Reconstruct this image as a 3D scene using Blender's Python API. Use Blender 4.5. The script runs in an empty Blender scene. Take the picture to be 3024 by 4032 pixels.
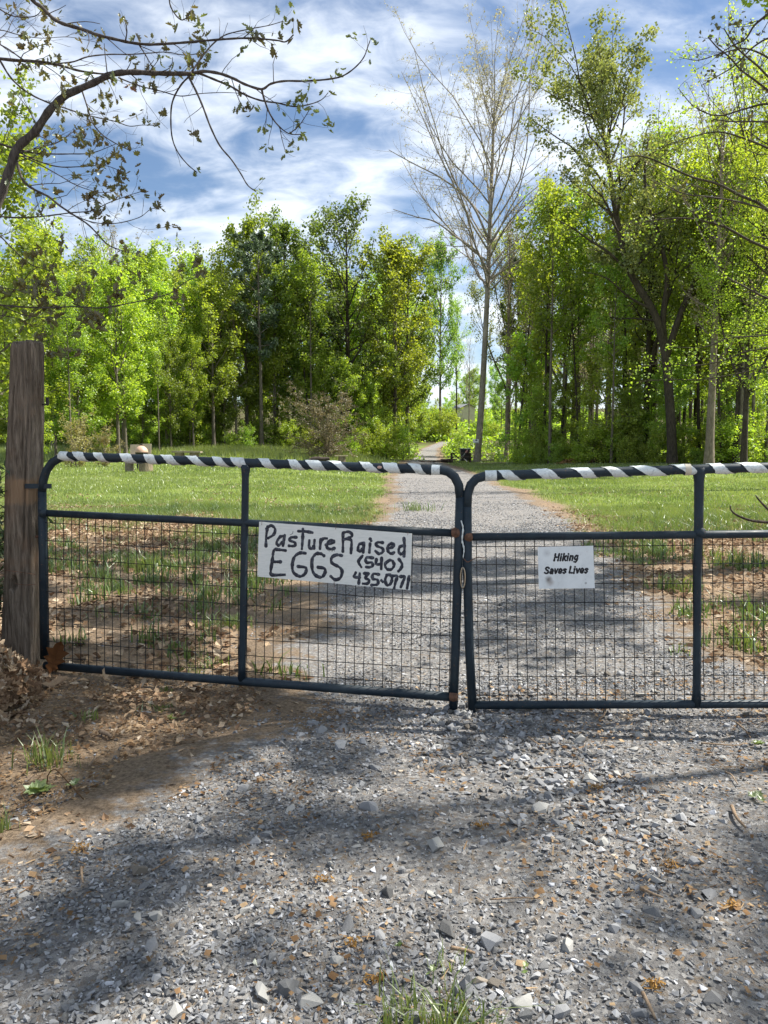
import bpy, bmesh, math
import numpy as np
from mathutils import Vector, Matrix, Euler

scene = bpy.context.scene
col = scene.collection
RNG = np.random.default_rng(7)
PI = math.pi

# ------------------------------------------------------------------ camera
CAM_Z, PITCH, FPX = 1.40, math.radians(5.0), 769.0
cam_data = bpy.data.cameras.new("camera")
cam_data.sensor_fit = 'VERTICAL'
cam_data.sensor_height = 36.0
cam_data.lens = 36.0 * FPX / 1024.0
cam_data.clip_start = 0.05
cam_data.clip_end = 3000.0
cam = bpy.data.objects.new("camera", cam_data)
cam.location = (0, 0, CAM_Z)
cam.rotation_euler = (PI / 2 - PITCH, 0, 0)
col.objects.link(cam)
scene.camera = cam

# ------------------------------------------------------------------ sky and sun
SUN_AZ, SUN_EL = math.radians(74), math.radians(53)      # azimuth from +Y towards +X
SUN = np.array([math.sin(SUN_AZ) * math.cos(SUN_EL), math.cos(SUN_AZ) * math.cos(SUN_EL), math.sin(SUN_EL)])
world = bpy.data.worlds.new("World")
scene.world = world
world.use_nodes = True
wt = world.node_tree
wt.nodes.clear()
def wn(t, **k):
    n = wt.nodes.new(t)
    for a, b in k.items():
        setattr(n, a, b)
    return n
def wl(a, b):
    wt.links.new(a, b)
sky = wn('ShaderNodeTexSky')
sky.sky_type = 'NISHITA'
sky.sun_disc = False
sky.sun_elevation = SUN_EL
sky.sun_rotation = SUN_AZ
sky.air_density = 1.0
sky.dust_density = 0.3
sky.ozone_density = 3.0
tc = wn('ShaderNodeTexCoord')
sx = wn('ShaderNodeSeparateXYZ'); wl(tc.outputs['Generated'], sx.inputs[0])
def wmath(op, a, b=None, clamp=False):
    n = wn('ShaderNodeMath', operation=op); n.use_clamp = clamp
    for i, v in enumerate((a, b)):
        if v is None: continue
        if isinstance(v, (int, float)): n.inputs[i].default_value = v
        else: wl(v, n.inputs[i])
    return n.outputs[0]
zz = wmath('ADD', wmath('MAXIMUM', sx.outputs[2], 0.0), 0.34)
cx = wmath('DIVIDE', sx.outputs[0], zz)
cy = wmath('DIVIDE', sx.outputs[1], zz)
cb = wn('ShaderNodeCombineXYZ'); wl(cx, cb.inputs[0]); wl(cy, cb.inputs[1])
mp = wn('ShaderNodeMapping'); wl(cb.outputs[0], mp.inputs[0])
mp.inputs['Rotation'].default_value = (0, 0, math.radians(40))
mp.inputs['Scale'].default_value = (0.85, 2.5, 1.0)
mp.inputs['Location'].default_value = (0.35, 0.9, 0.0)
n1 = wn('ShaderNodeTexNoise'); wl(mp.outputs[0], n1.inputs['Vector'])
n1.inputs['Scale'].default_value = 1.7; n1.inputs['Detail'].default_value = 9.0
n1.inputs['Roughness'].default_value = 0.56; n1.inputs['Distortion'].default_value = 0.35
mp2 = wn('ShaderNodeMapping'); wl(cb.outputs[0], mp2.inputs[0])
mp2.inputs['Rotation'].default_value = (0, 0, math.radians(48))
mp2.inputs['Scale'].default_value = (1.3, 1.9, 1.0)
n2 = wn('ShaderNodeTexNoise'); wl(mp2.outputs[0], n2.inputs['Vector'])
n2.inputs['Scale'].default_value = 6.5; n2.inputs['Detail'].default_value = 7.0
n2.inputs['Roughness'].default_value = 0.55; n2.inputs['Distortion'].default_value = 0.5
cov = wmath('ADD', wmath('MULTIPLY', n1.outputs['Fac'], 0.68), wmath('MULTIPLY', n2.outputs['Fac'], 0.32))
mr = wn('ShaderNodeMapRange'); wl(cov, mr.inputs[0])
mr.interpolation_type = 'SMOOTHSTEP'
mr.inputs[1].default_value = 0.385; mr.inputs[2].default_value = 0.62
mr.inputs[3].default_value = 0.0; mr.inputs[4].default_value = 0.86
# cloud tone: thick parts slightly greyer-blue than thin bright ones
tone = wn('ShaderNodeMapRange'); wl(n2.outputs['Fac'], tone.inputs[0])
tone.inputs[1].default_value = 0.30; tone.inputs[2].default_value = 0.60
tone.inputs[3].default_value = 0.0; tone.inputs[4].default_value = 1.0
cmix = wn('ShaderNodeMix', data_type='RGBA'); wl(tone.outputs[0], cmix.inputs[0])
cmix.inputs[6].default_value = (6.8, 7.6, 8.9, 1)
cmix.inputs[7].default_value = (8.8, 9.3, 9.9, 1)
smix = wn('ShaderNodeMix', data_type='RGBA'); wl(mr.outputs[0], smix.inputs[0])
wl(sky.outputs[0], smix.inputs[6]); wl(cmix.outputs[2], smix.inputs[7])
bg = wn('ShaderNodeBackground'); bg.inputs['Strength'].default_value = 0.066
wl(smix.outputs[2], bg.inputs[0])
wo = wn('ShaderNodeOutputWorld'); wl(bg.outputs[0], wo.inputs[0])

sun_data = bpy.data.lights.new("sun", 'SUN')
sun_data.energy = 5.0
sun_data.angle = math.radians(0.53)
sun_data.color = (1.0, 0.95, 0.86)
sun = bpy.data.objects.new("sun", sun_data)
sun.rotation_euler = Vector(tuple(SUN)).to_track_quat('Z', 'Y').to_euler()
sun.location = (20, 20, 40)
col.objects.link(sun)

vs = scene.view_settings
vs.view_transform = 'Standard'
vs.look = 'None'
vs.exposure = 1.12
vs.gamma = 1.0
vs.use_curve_mapping = False
scene.cycles.max_bounces = 6
scene.cycles.diffuse_bounces = 4
scene.cycles.transmission_bounces = 4
scene.cycles.transparent_max_bounces = 8

# ------------------------------------------------------------------ helpers
def pt(fx, fy, Y):
    """point at forward distance Y seen at photograph pixel (fx, fy) of 3024 x 4032"""
    a = (fx / 3.9375 - 384.0) / FPX
    b = (512.0 - fy / 3.9375) / FPX
    dy = math.cos(PITCH) + b * math.sin(PITCH)
    dz = -math.sin(PITCH) + b * math.cos(PITCH)
    s = Y / dy
    return np.array([a * s, Y, CAM_Z + dz * s])
V2F = 3024.0 / 1659.0
def vpt(vx, vy, Y):
    return pt(vx * V2F, vy * V2F, Y)
def smooth(a, b, x):
    t = np.clip((x - a) / (b - a), 0, 1)
    return t * t * (3 - 2 * t)

def vnoise(x, y, s, seed=0):
    """cheap smooth value noise, vectorised"""
    x = np.asarray(x, float) / s + seed * 17.3; y = np.asarray(y, float) / s - seed * 9.1
    xi, yi = np.floor(x).astype(np.int64), np.floor(y).astype(np.int64)
    fx, fy = x - xi, y - yi
    fx = fx * fx * (3 - 2 * fx); fy = fy * fy * (3 - 2 * fy)
    def h(i, j):
        n = (i * 374761393 + j * 668265263 + seed * 1442695) & 0x7fffffff
        n = ((n ^ (n >> 13)) * 1274126177) & 0x7fffffff
        return ((n ^ (n >> 16)) & 0xffff) / 65535.0
    a = h(xi, yi) * (1 - fx) + h(xi + 1, yi) * fx
    b = h(xi, yi + 1) * (1 - fx) + h(xi + 1, yi + 1) * fx
    return a * (1 - fy) + b * fy

ROAD_Y = [-6, 1.5, 2.5, 3.3, 4.0, 5.2, 8, 10.5, 14.6, 20, 33, 59, 80, 95, 106, 116, 124]
ROAD_L = [-2.9, -1.85, -1.25, -.80, -.55, -.60, -.72, -.5, 0, .2, .4, 1.7, 3.3, 4.7, 6.6, 9.6, 13.0]
ROAD_R = [3.4, 3.2, 3.0, 2.9, 2.8, 2.25, 2.75, 3.1, 3.5, 3.7, 4.1, 4.4, 5.6, 6.6, 8.3, 11.2, 14.4]
def road_edges(y):
    return np.interp(y, ROAD_Y, ROAD_L), np.interp(y, ROAD_Y, ROAD_R)
def road_in(x, y):
    """signed distance inside the drive (positive inside)"""
    l, r = road_edges(y)
    return np.minimum(x - l, r - x)
def ground_z(x, y):
    x = np.asarray(x, float); y = np.asarray(y, float)
    z = 0.25 * smooth(11, 33, y) * smooth(1, -7, x)
    z = z + 1.1 * smooth(44, 68, y) * smooth(6, -14, x)
    z = z + 0.25 * smooth(20, 45, y) * smooth(6, 16, x)
    z = z + 1.1 * smooth(64, 110, y) + 6.5 * smooth(98, 170, y) + 12 * smooth(170, 420, y)
    z = z + 0.06 * smooth(-1.2, -2.4, x) * smooth(2.6, 4.3, y) * smooth(14, 8, y)
    z = z - 0.055 * smooth(-1.0, .2, x) * smooth(2.6, 3.7, y) * smooth(6.2, 4.8, y)
    damp = smooth(0.0, 3.0, y)
    z = z + (vnoise(x, y, 0.55, 3) - .5) * 0.030 * damp + (vnoise(x, y, 2.3, 4) - .5) * 0.05 * damp
    return z

# ---- mesh from arrays
def mesh(name, verts, faces, mat=None, smooth_shade=False, attrs=None):
    """faces: (N,3) or (N,4) int array, or a list of such arrays"""
    verts = np.ascontiguousarray(verts, dtype=np.float32)
    fl = faces if isinstance(faces, list) else [faces]
    fl = [np.asarray(f, dtype=np.int32) for f in fl if len(f)]
    me = bpy.data.meshes.new(name)
    me.vertices.add(len(verts))
    me.vertices.foreach_set('co', verts.ravel())
    loops = np.concatenate([f.ravel() for f in fl])
    tot = np.concatenate([np.full(len(f), f.shape[1], np.int32) for f in fl])
    start = np.concatenate([[0], np.cumsum(tot)[:-1]]).astype(np.int32)
    me.loops.add(len(loops))
    me.loops.foreach_set('vertex_index', loops)
    me.polygons.add(len(tot))
    me.polygons.foreach_set('loop_start', start)
    me.polygons.foreach_set('use_smooth', np.full(len(tot), bool(smooth_shade)))
    for k, (a, dom) in (attrs or {}).items():
        a = np.asarray(a, np.float32)
        if a.ndim == 1:
            at = me.attributes.new(k, 'FLOAT', dom); at.data.foreach_set('value', a)
        else:
            at = me.attributes.new(k, 'FLOAT_COLOR', dom)
            if a.shape[1] == 3: a = np.concatenate([a, np.ones((len(a), 1), np.float32)], 1)
            at.data.foreach_set('color', a.ravel())
    me.update(calc_edges=True)
    if mat is not None: me.materials.append(mat)
    return me

def link(name, data, parent=None, loc=None, rot=None):
    o = bpy.data.objects.new(name, data)
    col.objects.link(o)
    if parent is not None: o.parent = parent
    if loc is not None: o.location = tuple(float(v) for v in loc)
    if rot is not None: o.rotation_euler = rot
    return o
def tag(o, label=None, cat=None, group=None, kind=None):
    if label: o['label'] = label
    if cat: o['category'] = cat
    if group: o['group'] = group
    if kind: o['kind'] = kind
    return o
def thing(name, label, cat, loc=(0, 0, 0), group=None, rot=None):
    return tag(link(name, None, None, loc, rot), label, cat, group)
def part(name, parent, verts, faces, mat, sm=False, attrs=None, label=None, kind=None):
    """verts in world coordinates; parents here are only translated"""
    v = np.asarray(verts, float) - world_loc(parent)
    o = link(name, mesh(name, v, faces, mat, sm, attrs), parent)
    return tag(o, label=label, kind=kind)
def world_loc(o):
    l = np.zeros(3)
    while o is not None:
        l += np.array(o.location); o = o.parent
    return l

class MB:
    """collects pieces of one mesh"""
    def __init__(self): self.v = []; self.f4 = []; self.f3 = []; self.n = 0
    def add(self, v, f4=None, f3=None):
        v = np.asarray(v, float)
        self.v.append(v)
        if f4 is not None and len(f4): self.f4.append(np.asarray(f4) + self.n)
        if f3 is not None and len(f3): self.f3.append(np.asarray(f3) + self.n)
        self.n += len(v); return self
    def box(self, c, s, rz=0.0, rx=0.0, ry=0.0):
        c = np.asarray(c, float); s = np.asarray(s, float) / 2
        p = np.array([[x, y, z] for z in (-1, 1) for x, y in ((-1, -1), (1, -1), (1, 1), (-1, 1))]) * s
        M = np.array(Euler((rx, ry, rz)).to_matrix())
        return self.add(p @ M.T + c, [[3, 2, 1, 0], [4, 5, 6, 7], [0, 1, 5, 4], [1, 2, 6, 5], [2, 3, 7, 6], [3, 0, 4, 7]])
    def tube(self, pts, r, k=8, caps=True):
        pts = np.asarray(pts, float); r = np.broadcast_to(np.asarray(r, float), (len(pts),))
        v, f = tubes(pts[None], r[None], k)
        f3 = []
        if caps:
            n = len(pts)
            v = np.concatenate([v, pts[:1], pts[-1:]])
            a, b = len(v) - 2, len(v) - 1
            for i in range(k):
                j = (i + 1) % k
                f3.append([a, j, i]); f3.append([b, (n - 1) * k + i, (n - 1) * k + j])
        return self.add(v, f, f3)
    def lathe(self, c, prof, k=16, axis='z', wob=None):
        prof = np.asarray(prof, float)
        a = np.linspace(0, 2 * PI, k, endpoint=False)
        ring = np.stack([np.cos(a), np.sin(a)], 1)
        v = np.concatenate([np.column_stack([ring * r, np.full(k, z)]) for r, z in prof])
        if axis == 'y': v = v[:, [0, 2, 1]]
        if axis == 'x': v = v[:, [2, 0, 1]]
        f = []
        for i in range(len(prof) - 1):
            for j in range(k):
                jj = (j + 1) % k
                f.append([i * k + j, i * k + jj, (i + 1) * k + jj, (i + 1) * k + j])
        return self.add(v + np.asarray(c, float), f)
    def done(self):
        fl = []
        if self.f4: fl.append(np.concatenate(self.f4))
        if self.f3: fl.append(np.concatenate(self.f3))
        return np.concatenate(self.v), fl
    def part(self, name, parent, mat, sm=False, label=None, kind=None, attrs=None):
        v, f = self.done(); return part(name, parent, v, f, mat, sm, attrs, label, kind)

def nrm(v):
    return v / np.maximum(np.linalg.norm(v, axis=-1, keepdims=True), 1e-9)
def tubes(P, R, k):
    """P (M,n,3), R (M,n) -> one mesh of M tapered tubes"""
    M, n = P.shape[:2]
    T = nrm(np.gradient(P, axis=1))
    mean = np.abs(nrm(P[:, -1] - P[:, 0]))
    ref = np.eye(3)[np.argmin(mean, axis=1)][:, None, :]
    N = nrm(np.cross(T, np.broadcast_to(ref, T.shape)))
    B = np.cross(T, N)
    a = np.linspace(0, 2 * PI, k, endpoint=False)
    v = P[:, :, None] + R[:, :, None, None] * (np.cos(a)[None, None, :, None] * N[:, :, None] + np.sin(a)[None, None, :, None] * B[:, :, None])
    m, i, j = np.meshgrid(np.arange(M), np.arange(n - 1), np.arange(k), indexing='ij')
    base = m * n * k
    jj = (j + 1) % k
    f = np.stack([base + i * k + j, base + i * k + jj, base + (i + 1) * k + jj, base + (i + 1) * k + j], -1).reshape(-1, 4)
    return v.reshape(-1, 3), f

def catmull(p, n=6):
    p = np.asarray(p, float)
    q = np.concatenate([[2 * p[0] - p[1]], p, [2 * p[-1] - p[-2]]])
    t = np.linspace(0, 1, n, endpoint=False)[:, None]
    out = []
    for i in range(1, len(q) - 2):
        a, b, c, d = q[i - 1], q[i], q[i + 1], q[i + 2]
        out.append(.5 * ((2 * b) + (-a + c) * t + (2 * a - 5 * b + 4 * c - d) * t ** 2 + (-a + 3 * b - 3 * c + d) * t ** 3))
    out.append(p[-1:])
    return np.concatenate(out)

# ------------------------------------------------------------------ materials
class NT:
    def __init__(self, name):
        self.m = bpy.data.materials.new(name); self.m.use_nodes = True
        self.t = self.m.node_tree; self.t.nodes.clear()
        self.out = self.n('ShaderNodeOutputMaterial')
    def n(self, t, **k):
        x = self.t.nodes.new(t)
        for a, b in k.items(): setattr(x, a, b)
        return x
    def l(self, a, b): self.t.links.new(a, b)
    def set(self, sock, v):
        if hasattr(v, 'is_output'): self.l(v, sock)
        elif isinstance(v, (tuple, list)) and len(v) == 3 and sock.type == 'RGBA': sock.default_value = (*v, 1)
        else: sock.default_value = v
    def coord(self, kind='Object', scale=None, rot=None):
        c = self.n('ShaderNodeTexCoord').outputs[kind]
        if scale is not None:
            m = self.n('ShaderNodeMapping'); self.l(c, m.inputs[0]); m.inputs['Scale'].default_value = scale
            if rot: m.inputs['Rotation'].default_value = rot
            c = m.outputs[0]
        return c
    def noise(self, vec, scale, detail=4, rough=.55, dist=0):
        x = self.n('ShaderNodeTexNoise')
        if vec is not None: self.l(vec, x.inputs['Vector'])
        x.inputs['Scale'].default_value = scale; x.inputs['Detail'].default_value = detail
        x.inputs['Roughness'].default_value = rough; x.inputs['Distortion'].default_value = dist
        return x.outputs['Fac']
    def voro(self, vec, scale, feature='F1', out='Distance', rnd=1.0):
        x = self.n('ShaderNodeTexVoronoi', feature=feature)
        if vec is not None: self.l(vec, x.inputs['Vector'])
        x.inputs['Scale'].default_value = scale; x.inputs['Randomness'].default_value = rnd
        return x.outputs[out]
    def ramp(self, fac, stops, interp='LINEAR'):
        r = self.n('ShaderNodeValToRGB'); self.l(fac, r.inputs[0]); r.color_ramp.interpolation = interp
        e = r.color_ramp.elements
        while len(e) < len(stops): e.new(.5)
        for i, (p, c) in enumerate(stops):
            e[i].position = p
            e[i].color = (*c, 1) if isinstance(c, (tuple, list)) else (c, c, c, 1)
        return r.outputs[0]
    def rng(self, fac, a, b, c=0., d=1., sm=True):
        r = self.n('ShaderNodeMapRange'); self.l(fac, r.inputs[0])
        if sm: r.interpolation_type = 'SMOOTHSTEP'
        for i, v in enumerate((a, b, c, d)): r.inputs[i + 1].default_value = v
        return r.outputs[0]
    def mix(self, f, a, b, mode='MIX'):
        x = self.n('ShaderNodeMix', data_type='RGBA', blend_type=mode)
        self.set(x.inputs[0], f); self.set(x.inputs[6], a); self.set(x.inputs[7], b)
        return x.outputs[2]
    def math(self, op, a, b=0., clamp=False):
        x = self.n('ShaderNodeMath', operation=op); x.use_clamp = clamp
        self.set(x.inputs[0], a); self.set(x.inputs[1], b)
        return x.outputs[0]
    def attr(self, name, out='Fac'):
        x = self.n('ShaderNodeAttribute'); x.attribute_name = name
        return x.outputs[out]
    def bump(self, h, strength=.5, dist=.01):
        b = self.n('ShaderNodeBump'); self.l(h, b.inputs['Height'])
        b.inputs['Strength'].default_value = strength; b.inputs['Distance'].default_value = dist
        return b.outputs[0]
    def bsdf(self, color, rough=.7, normal=None, metal=0., spec=.5, **k):
        p = self.n('ShaderNodeBsdfPrincipled')
        self.set(p.inputs['Base Color'], color); self.set(p.inputs['Roughness'], rough)
        self.set(p.inputs['Metallic'], metal); p.inputs['Specular IOR Level'].default_value = spec
        if normal is not None: self.l(normal, p.inputs['Normal'])
        self.l(p.outputs[0], self.out.inputs[0]); return self.m

def leaf_mat(name, c0, c1, trans=.45, tc=None, spec=.12, objvar=.25):
    """leaf: diffuse + translucent + a little gloss; per-leaf tint and per-plant variation"""
    t = NT(name)
    a = t.attr('tint')
    cc = t.mix(a, c0, c1)
    oi = t.n('ShaderNodeObjectInfo')
    hv = t.n('ShaderNodeHueSaturation')
    t.l(cc, hv.inputs['Color']); hv.inputs['Saturation'].default_value = .90
    t.l(t.rng(oi.outputs['Random'], 0, 1, .5 - .020 * objvar / .25, .5 + .014 * objvar / .25, False), hv.inputs['Hue'])
    t.l(t.rng(oi.outputs['Random'], 0, 1, 1 - objvar, 1 + objvar, False), hv.inputs['Value'])
    d = t.n('ShaderNodeBsdfDiffuse'); t.l(hv.outputs[0], d.inputs[0])
    tr = t.n('ShaderNodeBsdfTranslucent')
    mixc = t.mix(1.0, hv.outputs[0], tc or (1.5, 1.55, .48), 'MULTIPLY'); t.l(mixc, tr.inputs[0])
    m1 = t.n('ShaderNodeMixShader'); m1.inputs[0].default_value = trans
    t.l(d.outputs[0], m1.inputs[1]); t.l(tr.outputs[0], m1.inputs[2])
    g = t.n('ShaderNodeBsdfGlossy'); g.inputs['Roughness'].default_value = .45
    g.inputs[0].default_value = (.9, .95, .9, 1)
    m2 = t.n('ShaderNodeMixShader'); m2.inputs[0].default_value = spec * .35
    t.l(m1.outputs[0], m2.inputs[1]); t.l(g.outputs[0], m2.inputs[2])
    t.l(m2.outputs[0], t.out.inputs[0])
    return t.m
def bark_mat(name, c0, c1, sc=1.0, obj=True):
    t = NT(name)
    v = t.coord('Object', (6 * sc, 6 * sc, 1.3 * sc))
    n = t.noise(v, 3.0, 6, .65, .4)
    n2 = t.noise(t.coord('Object'), .7 * sc, 3)
    c = t.mix(t.rng(n, .3, .7), c0, c1)
    c = t.mix(t.rng(n2, .45, .75, 0, .5), c, tuple(x * 1.35 for x in c1))
    return t.bsdf(c, .9, t.bump(n, .7, .03 / sc), spec=.15)
def plain_mat(name, c, rough=.7, var=.25, sc=8.0, metal=0., bump=.15, spec=.4):
    t = NT(name)
    n = t.noise(t.coord('Object'), sc, 5, .6)
    cc = t.mix(t.rng(n, .3, .7), tuple(x * (1 - var) for x in c), tuple(min(1, x * (1 + var)) for x in c))
    return t.bsdf(cc, rough, t.bump(n, bump, .01), metal, spec)
# ------------------------------------------------------------------ masks on the ground
def lawn_mask(x, y):
    """1 on mown lawn"""
    d = -road_in(x, y)                                   # distance outside the drive
    j = (vnoise(x, y, .8, 11) - .5) * .9 + (vnoise(x, y, 2.6, 12) - .5) * 1.6
    near = smooth(11.0, 16.0, y + j * 2.6 + np.where(x > 2, 1.2, 0.0))
    return near * smooth(.05, .75, d + j * .45)
def litter_mask(x, y):
    d = -road_in(x, y)
    j = (vnoise(x, y, .5, 21) - .5) * .8
    return smooth(np.where(x > 1, -.45, .0), np.where(x > 1, .15, .5), d + j) * smooth(4.1, 4.7, y) * smooth(18.5, 13.0, y + j * 3)
def dirt_bank(x, y):
    """leafy dirt left of the drive, in front of the gate"""
    d = -road_in(x, y)
    j = (vnoise(x, y, .45, 31) - .5) * .7
    return smooth(-.25, .35, d + j) * smooth(4.6, 4.2, y)

# ------------------------------------------------------------------ ground sheet
def axis(spec):
    out = []
    for a, b, s in spec: out.append(np.arange(a, b, s))
    return np.concatenate(out)
gx_ = axis([(-400, -80, 40), (-80, -20, 4), (-20, -6, .8), (-6, 6, .085), (6, 20, .8), (20, 80, 4), (80, 401, 40)])
gy_ = axis([(-60, -6, 6), (-6, 1.4, .5), (1.4, 13, .085), (13, 30, .5), (30, 130, 2), (130, 700, 25)])
GX, GY = np.meshgrid(gx_, gy_)
gzv = ground_z(GX, GY)
nx, ny = len(gx_), len(gy_)
ii, jj = np.meshgrid(np.arange(nx - 1), np.arange(ny - 1))
gf = np.stack([jj * nx + ii, jj * nx + ii + 1, (jj + 1) * nx + ii + 1, (jj + 1) * nx + ii], -1).reshape(-1, 4)
lawn = lawn_mask(GX, GY).ravel()
wood = np.maximum(smooth(64, 74, GY + (vnoise(GX, GY, 4, 8) - .5) * 8) * smooth(4, 0, GX),
                  smooth(0, 7, GY - (64 - .95 * np.clip(GX, 8, 24)) + (vnoise(GX, GY, 4, 9) - .5) * 6) * smooth(6.5, 9, GX)).ravel()
wood = np.maximum(wood, smooth(100, 112, GY).ravel())

t = NT('ground_soil_and_grass')
oc = t.coord('Object')
fine = t.noise(oc, 55, 6, .7)
mid = t.noise(oc, 7, 5, .6)
big = t.noise(oc, .8, 4, .6)
soil = t.mix(t.rng(fine, .3, .7), (.10, .072, .048), (.29, .215, .145))
soil = t.mix(t.rng(mid, .42, .7, 0, .55), soil, (.30, .22, .145))
chips = t.ramp(t.voro(t.coord('Object', (1, .8, 1)), 48, out='Color'), [(0, (.25, .2, .15)), (.5, (.6, .55, .5)), (1, (1, .95, .9))])
soil = t.mix(t.rng(t.noise(oc, 20, 3), .5, .62, 0, .55), soil, t.mix(1.0, chips, (.42, .33, .25), 'MULTIPLY'))
gr = t.mix(t.rng(big, .3, .7), (.12, .19, .034), (.18, .245, .05))
gr = t.mix(t.rng(mid, .42, .7, 0, .8), gr, (.25, .235, .10))
gr = t.mix(t.rng(fine, .35, .65, 0, .5), gr, (.07, .10, .018))
g = t.mix(t.attr('lawn'), soil, gr)
wd = t.mix(t.rng(mid, .3, .7), (.05, .045, .02), (.11, .085, .05))
wd = t.mix(t.rng(big, .45, .6, 0, .6), wd, (.06, .09, .018))
g = t.mix(t.attr('wood'), g, wd)
M_ground = t.bsdf(g, .95, t.bump(t.math('ADD', fine, t.math('MULTIPLY', mid, 1.5)), .8, .02), spec=.1)
ground = link('ground', mesh('ground', np.column_stack([GX.ravel(), GY.ravel(), gzv.ravel()]), gf, M_ground, True,
                             {'lawn': (lawn, 'POINT'), 'wood': (wood, 'POINT')}))
tag(ground, 'grassy field and bare leafy soil round the gravel drive', kind='structure')

# ------------------------------------------------------------------ gravel drive
ry = axis([(-6, 1.4, .5), (1.4, 14, .09), (14, 34, .35), (34, 122, 1.0)])
NC = 56
le, re_ = road_edges(ry)
w_ = np.linspace(0, 1, NC)[None]
le_j = le - .30 + (vnoise(ry, ry * 0, .5, 41) - .5) * .5 + (vnoise(ry, ry * 0, .17, 42) - .5) * .2
re_j = re_ + .30 + (vnoise(ry, ry * 0, .5, 43) - .5) * .5 + (vnoise(ry, ry * 0, .17, 44) - .5) * .2
DX = le_j[:, None] * (1 - w_) + re_j[:, None] * w_
DY = np.repeat(ry[:, None], NC, 1)
lift = .006 + .02 * smooth(0, .3, np.minimum(DX - le_j[:, None], re_j[:, None] - DX)) - .016 * smooth(0.25, 0.0, np.minimum(DX - le_j[:, None], re_j[:, None] - DX))
DZ = ground_z(DX, DY) + lift + .02 * smooth(30, 60, DY) + .05 * smooth(60, 100, DY)
ii, jj = np.meshgrid(np.arange(NC - 1), np.arange(len(ry) - 1))
df = np.stack([jj * NC + ii, jj * NC + ii + 1, (jj + 1) * NC + ii + 1, (jj + 1) * NC + ii], -1).reshape(-1, 4)
edge = smooth(.0, 1.1, np.minimum(DX - le_j[:, None], re_j[:, None] - DX)).ravel()
t = NT('crushed_bluestone')
oc = t.coord('Object')
vc = t.voro(oc, 62, out='Color'); vd = t.voro(oc, 62)
sep = t.n('ShaderNodeSeparateColor'); t.l(vc, sep.inputs[0])
st = t.ramp(sep.outputs[0], [(0, (.12, .12, .126)), (.45, (.21, .208, .21)), (.8, (.31, .308, .305)), (1, (.48, .47, .46))])
st = t.mix(.38, st, (.15, .137, .123))
n_ = t.noise(oc, 2.3, 4)
st = t.mix(t.rng(t.noise(oc, 34, 4, .7), .5, .66, 0, .85), st, (.19, .145, .10))
dirtc = t.mix(t.rng(t.noise(oc, 60, 5, .7), .3, .7), (.10, .072, .048), (.28, .208, .14))
e_ = t.math('SUBTRACT', t.attr('edge'), t.math('MULTIPLY', t.math('SUBTRACT', t.noise(oc, 9, 5, .7), .5), 1.6))
g = t.mix(t.rng(e_, .2, .55), dirtc, st)
M_drive = t.bsdf(g, .9, t.bump(t.math('ADD', t.noise(oc, 70, 5, .75), t.math('MULTIPLY', t.noise(oc, 18, 4, .6), .7)), .9, .02), spec=.2)
drive = link('gravel_driveway', mesh('gravel_driveway', np.column_stack([DX.ravel(), DY.ravel(), DZ.ravel()]), df, M_drive, True, {'edge': (edge, 'POINT')}))
tag(drive, 'grey crushed stone driveway running through the gates to the woods', kind='structure')
def drive_z(x, y):
    d = road_in(x, y)
    return ground_z(x, y) + .027 * smooth(-.15, .25, d) + .02 * smooth(30, 60, y)

# ------------------------------------------------------------------ stones
def hull(points):
    bm = bmesh.new()
    vs_ = [bm.verts.new(tuple(p)) for p in points]
    r = bmesh.ops.convex_hull(bm, input=vs_)
    bmesh.ops.delete(bm, geom=[v for v in bm.verts if not v.link_faces], context='VERTS')
    bmesh.ops.triangulate(bm, faces=bm.faces)
    bm.verts.index_update()
    v = np.array([v.co[:] for v in bm.verts]); f = np.array([[x.index for x in fc.verts] for fc in bm.faces])
    bm.free(); return v, f
def stone_shapes(n, npts, seed, flat=.62):
    r = np.random.default_rng(seed); out = []
    for _ in range(n):
        p = nrm(r.normal(size=(npts, 3))) * r.uniform(.75, 1.15, (npts, 1))
        p *= np.array([1.0, r.uniform(.55, .95), r.uniform(.38, flat)])
        out.append(hull(p))
    return out
def rots(n, r, tilt=.5):
    """random yaw with moderate tilt -> (n,3,3)"""
    a = r.uniform(0, 2 * PI, n); b = r.normal(0, tilt, n); c = r.normal(0, tilt, n)
    ca, sa, cb_, sb, cc, sc = np.cos(a), np.sin(a), np.cos(b), np.sin(b), np.cos(c), np.sin(c)
    Z = np.zeros(n); O = np.ones(n)
    Rz = np.stack([ca, -sa, Z, sa, ca, Z, Z, Z, O], 1).reshape(-1, 3, 3)
    Rx = np.stack([O, Z, Z, Z, cb_, -sb, Z, sb, cb_], 1).reshape(-1, 3, 3)
    Ry = np.stack([cc, Z, sc, Z, O, Z, -sc, Z, cc], 1).reshape(-1, 3, 3)
    return Rz @ Rx @ Ry
def scatter_mesh(shapes, pos, size, R, r, colr=None):
    V, F, C, n = [], [], [], 0
    which = r.integers(0, len(shapes), len(pos))
    for k, (sv, sf) in enumerate(shapes):
        idx = np.where(which == k)[0]
        if not len(idx): continue
        v = np.einsum('nij,vj->nvi', R[idx], sv) * size[idx][:, None, None] + pos[idx][:, None, :]
        f = sf[None] + (np.arange(len(idx)) * len(sv))[:, None, None] + n
        V.append(v.reshape(-1, 3)); F.append(f.reshape(-1, sf.shape[1]))
        if colr is not None: C.append(np.repeat(colr[idx], len(sv), 0))
        n += len(idx) * len(sv)
    return np.concatenate(V), np.concatenate(F), (np.concatenate(C) if colr is not None else None)
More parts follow.
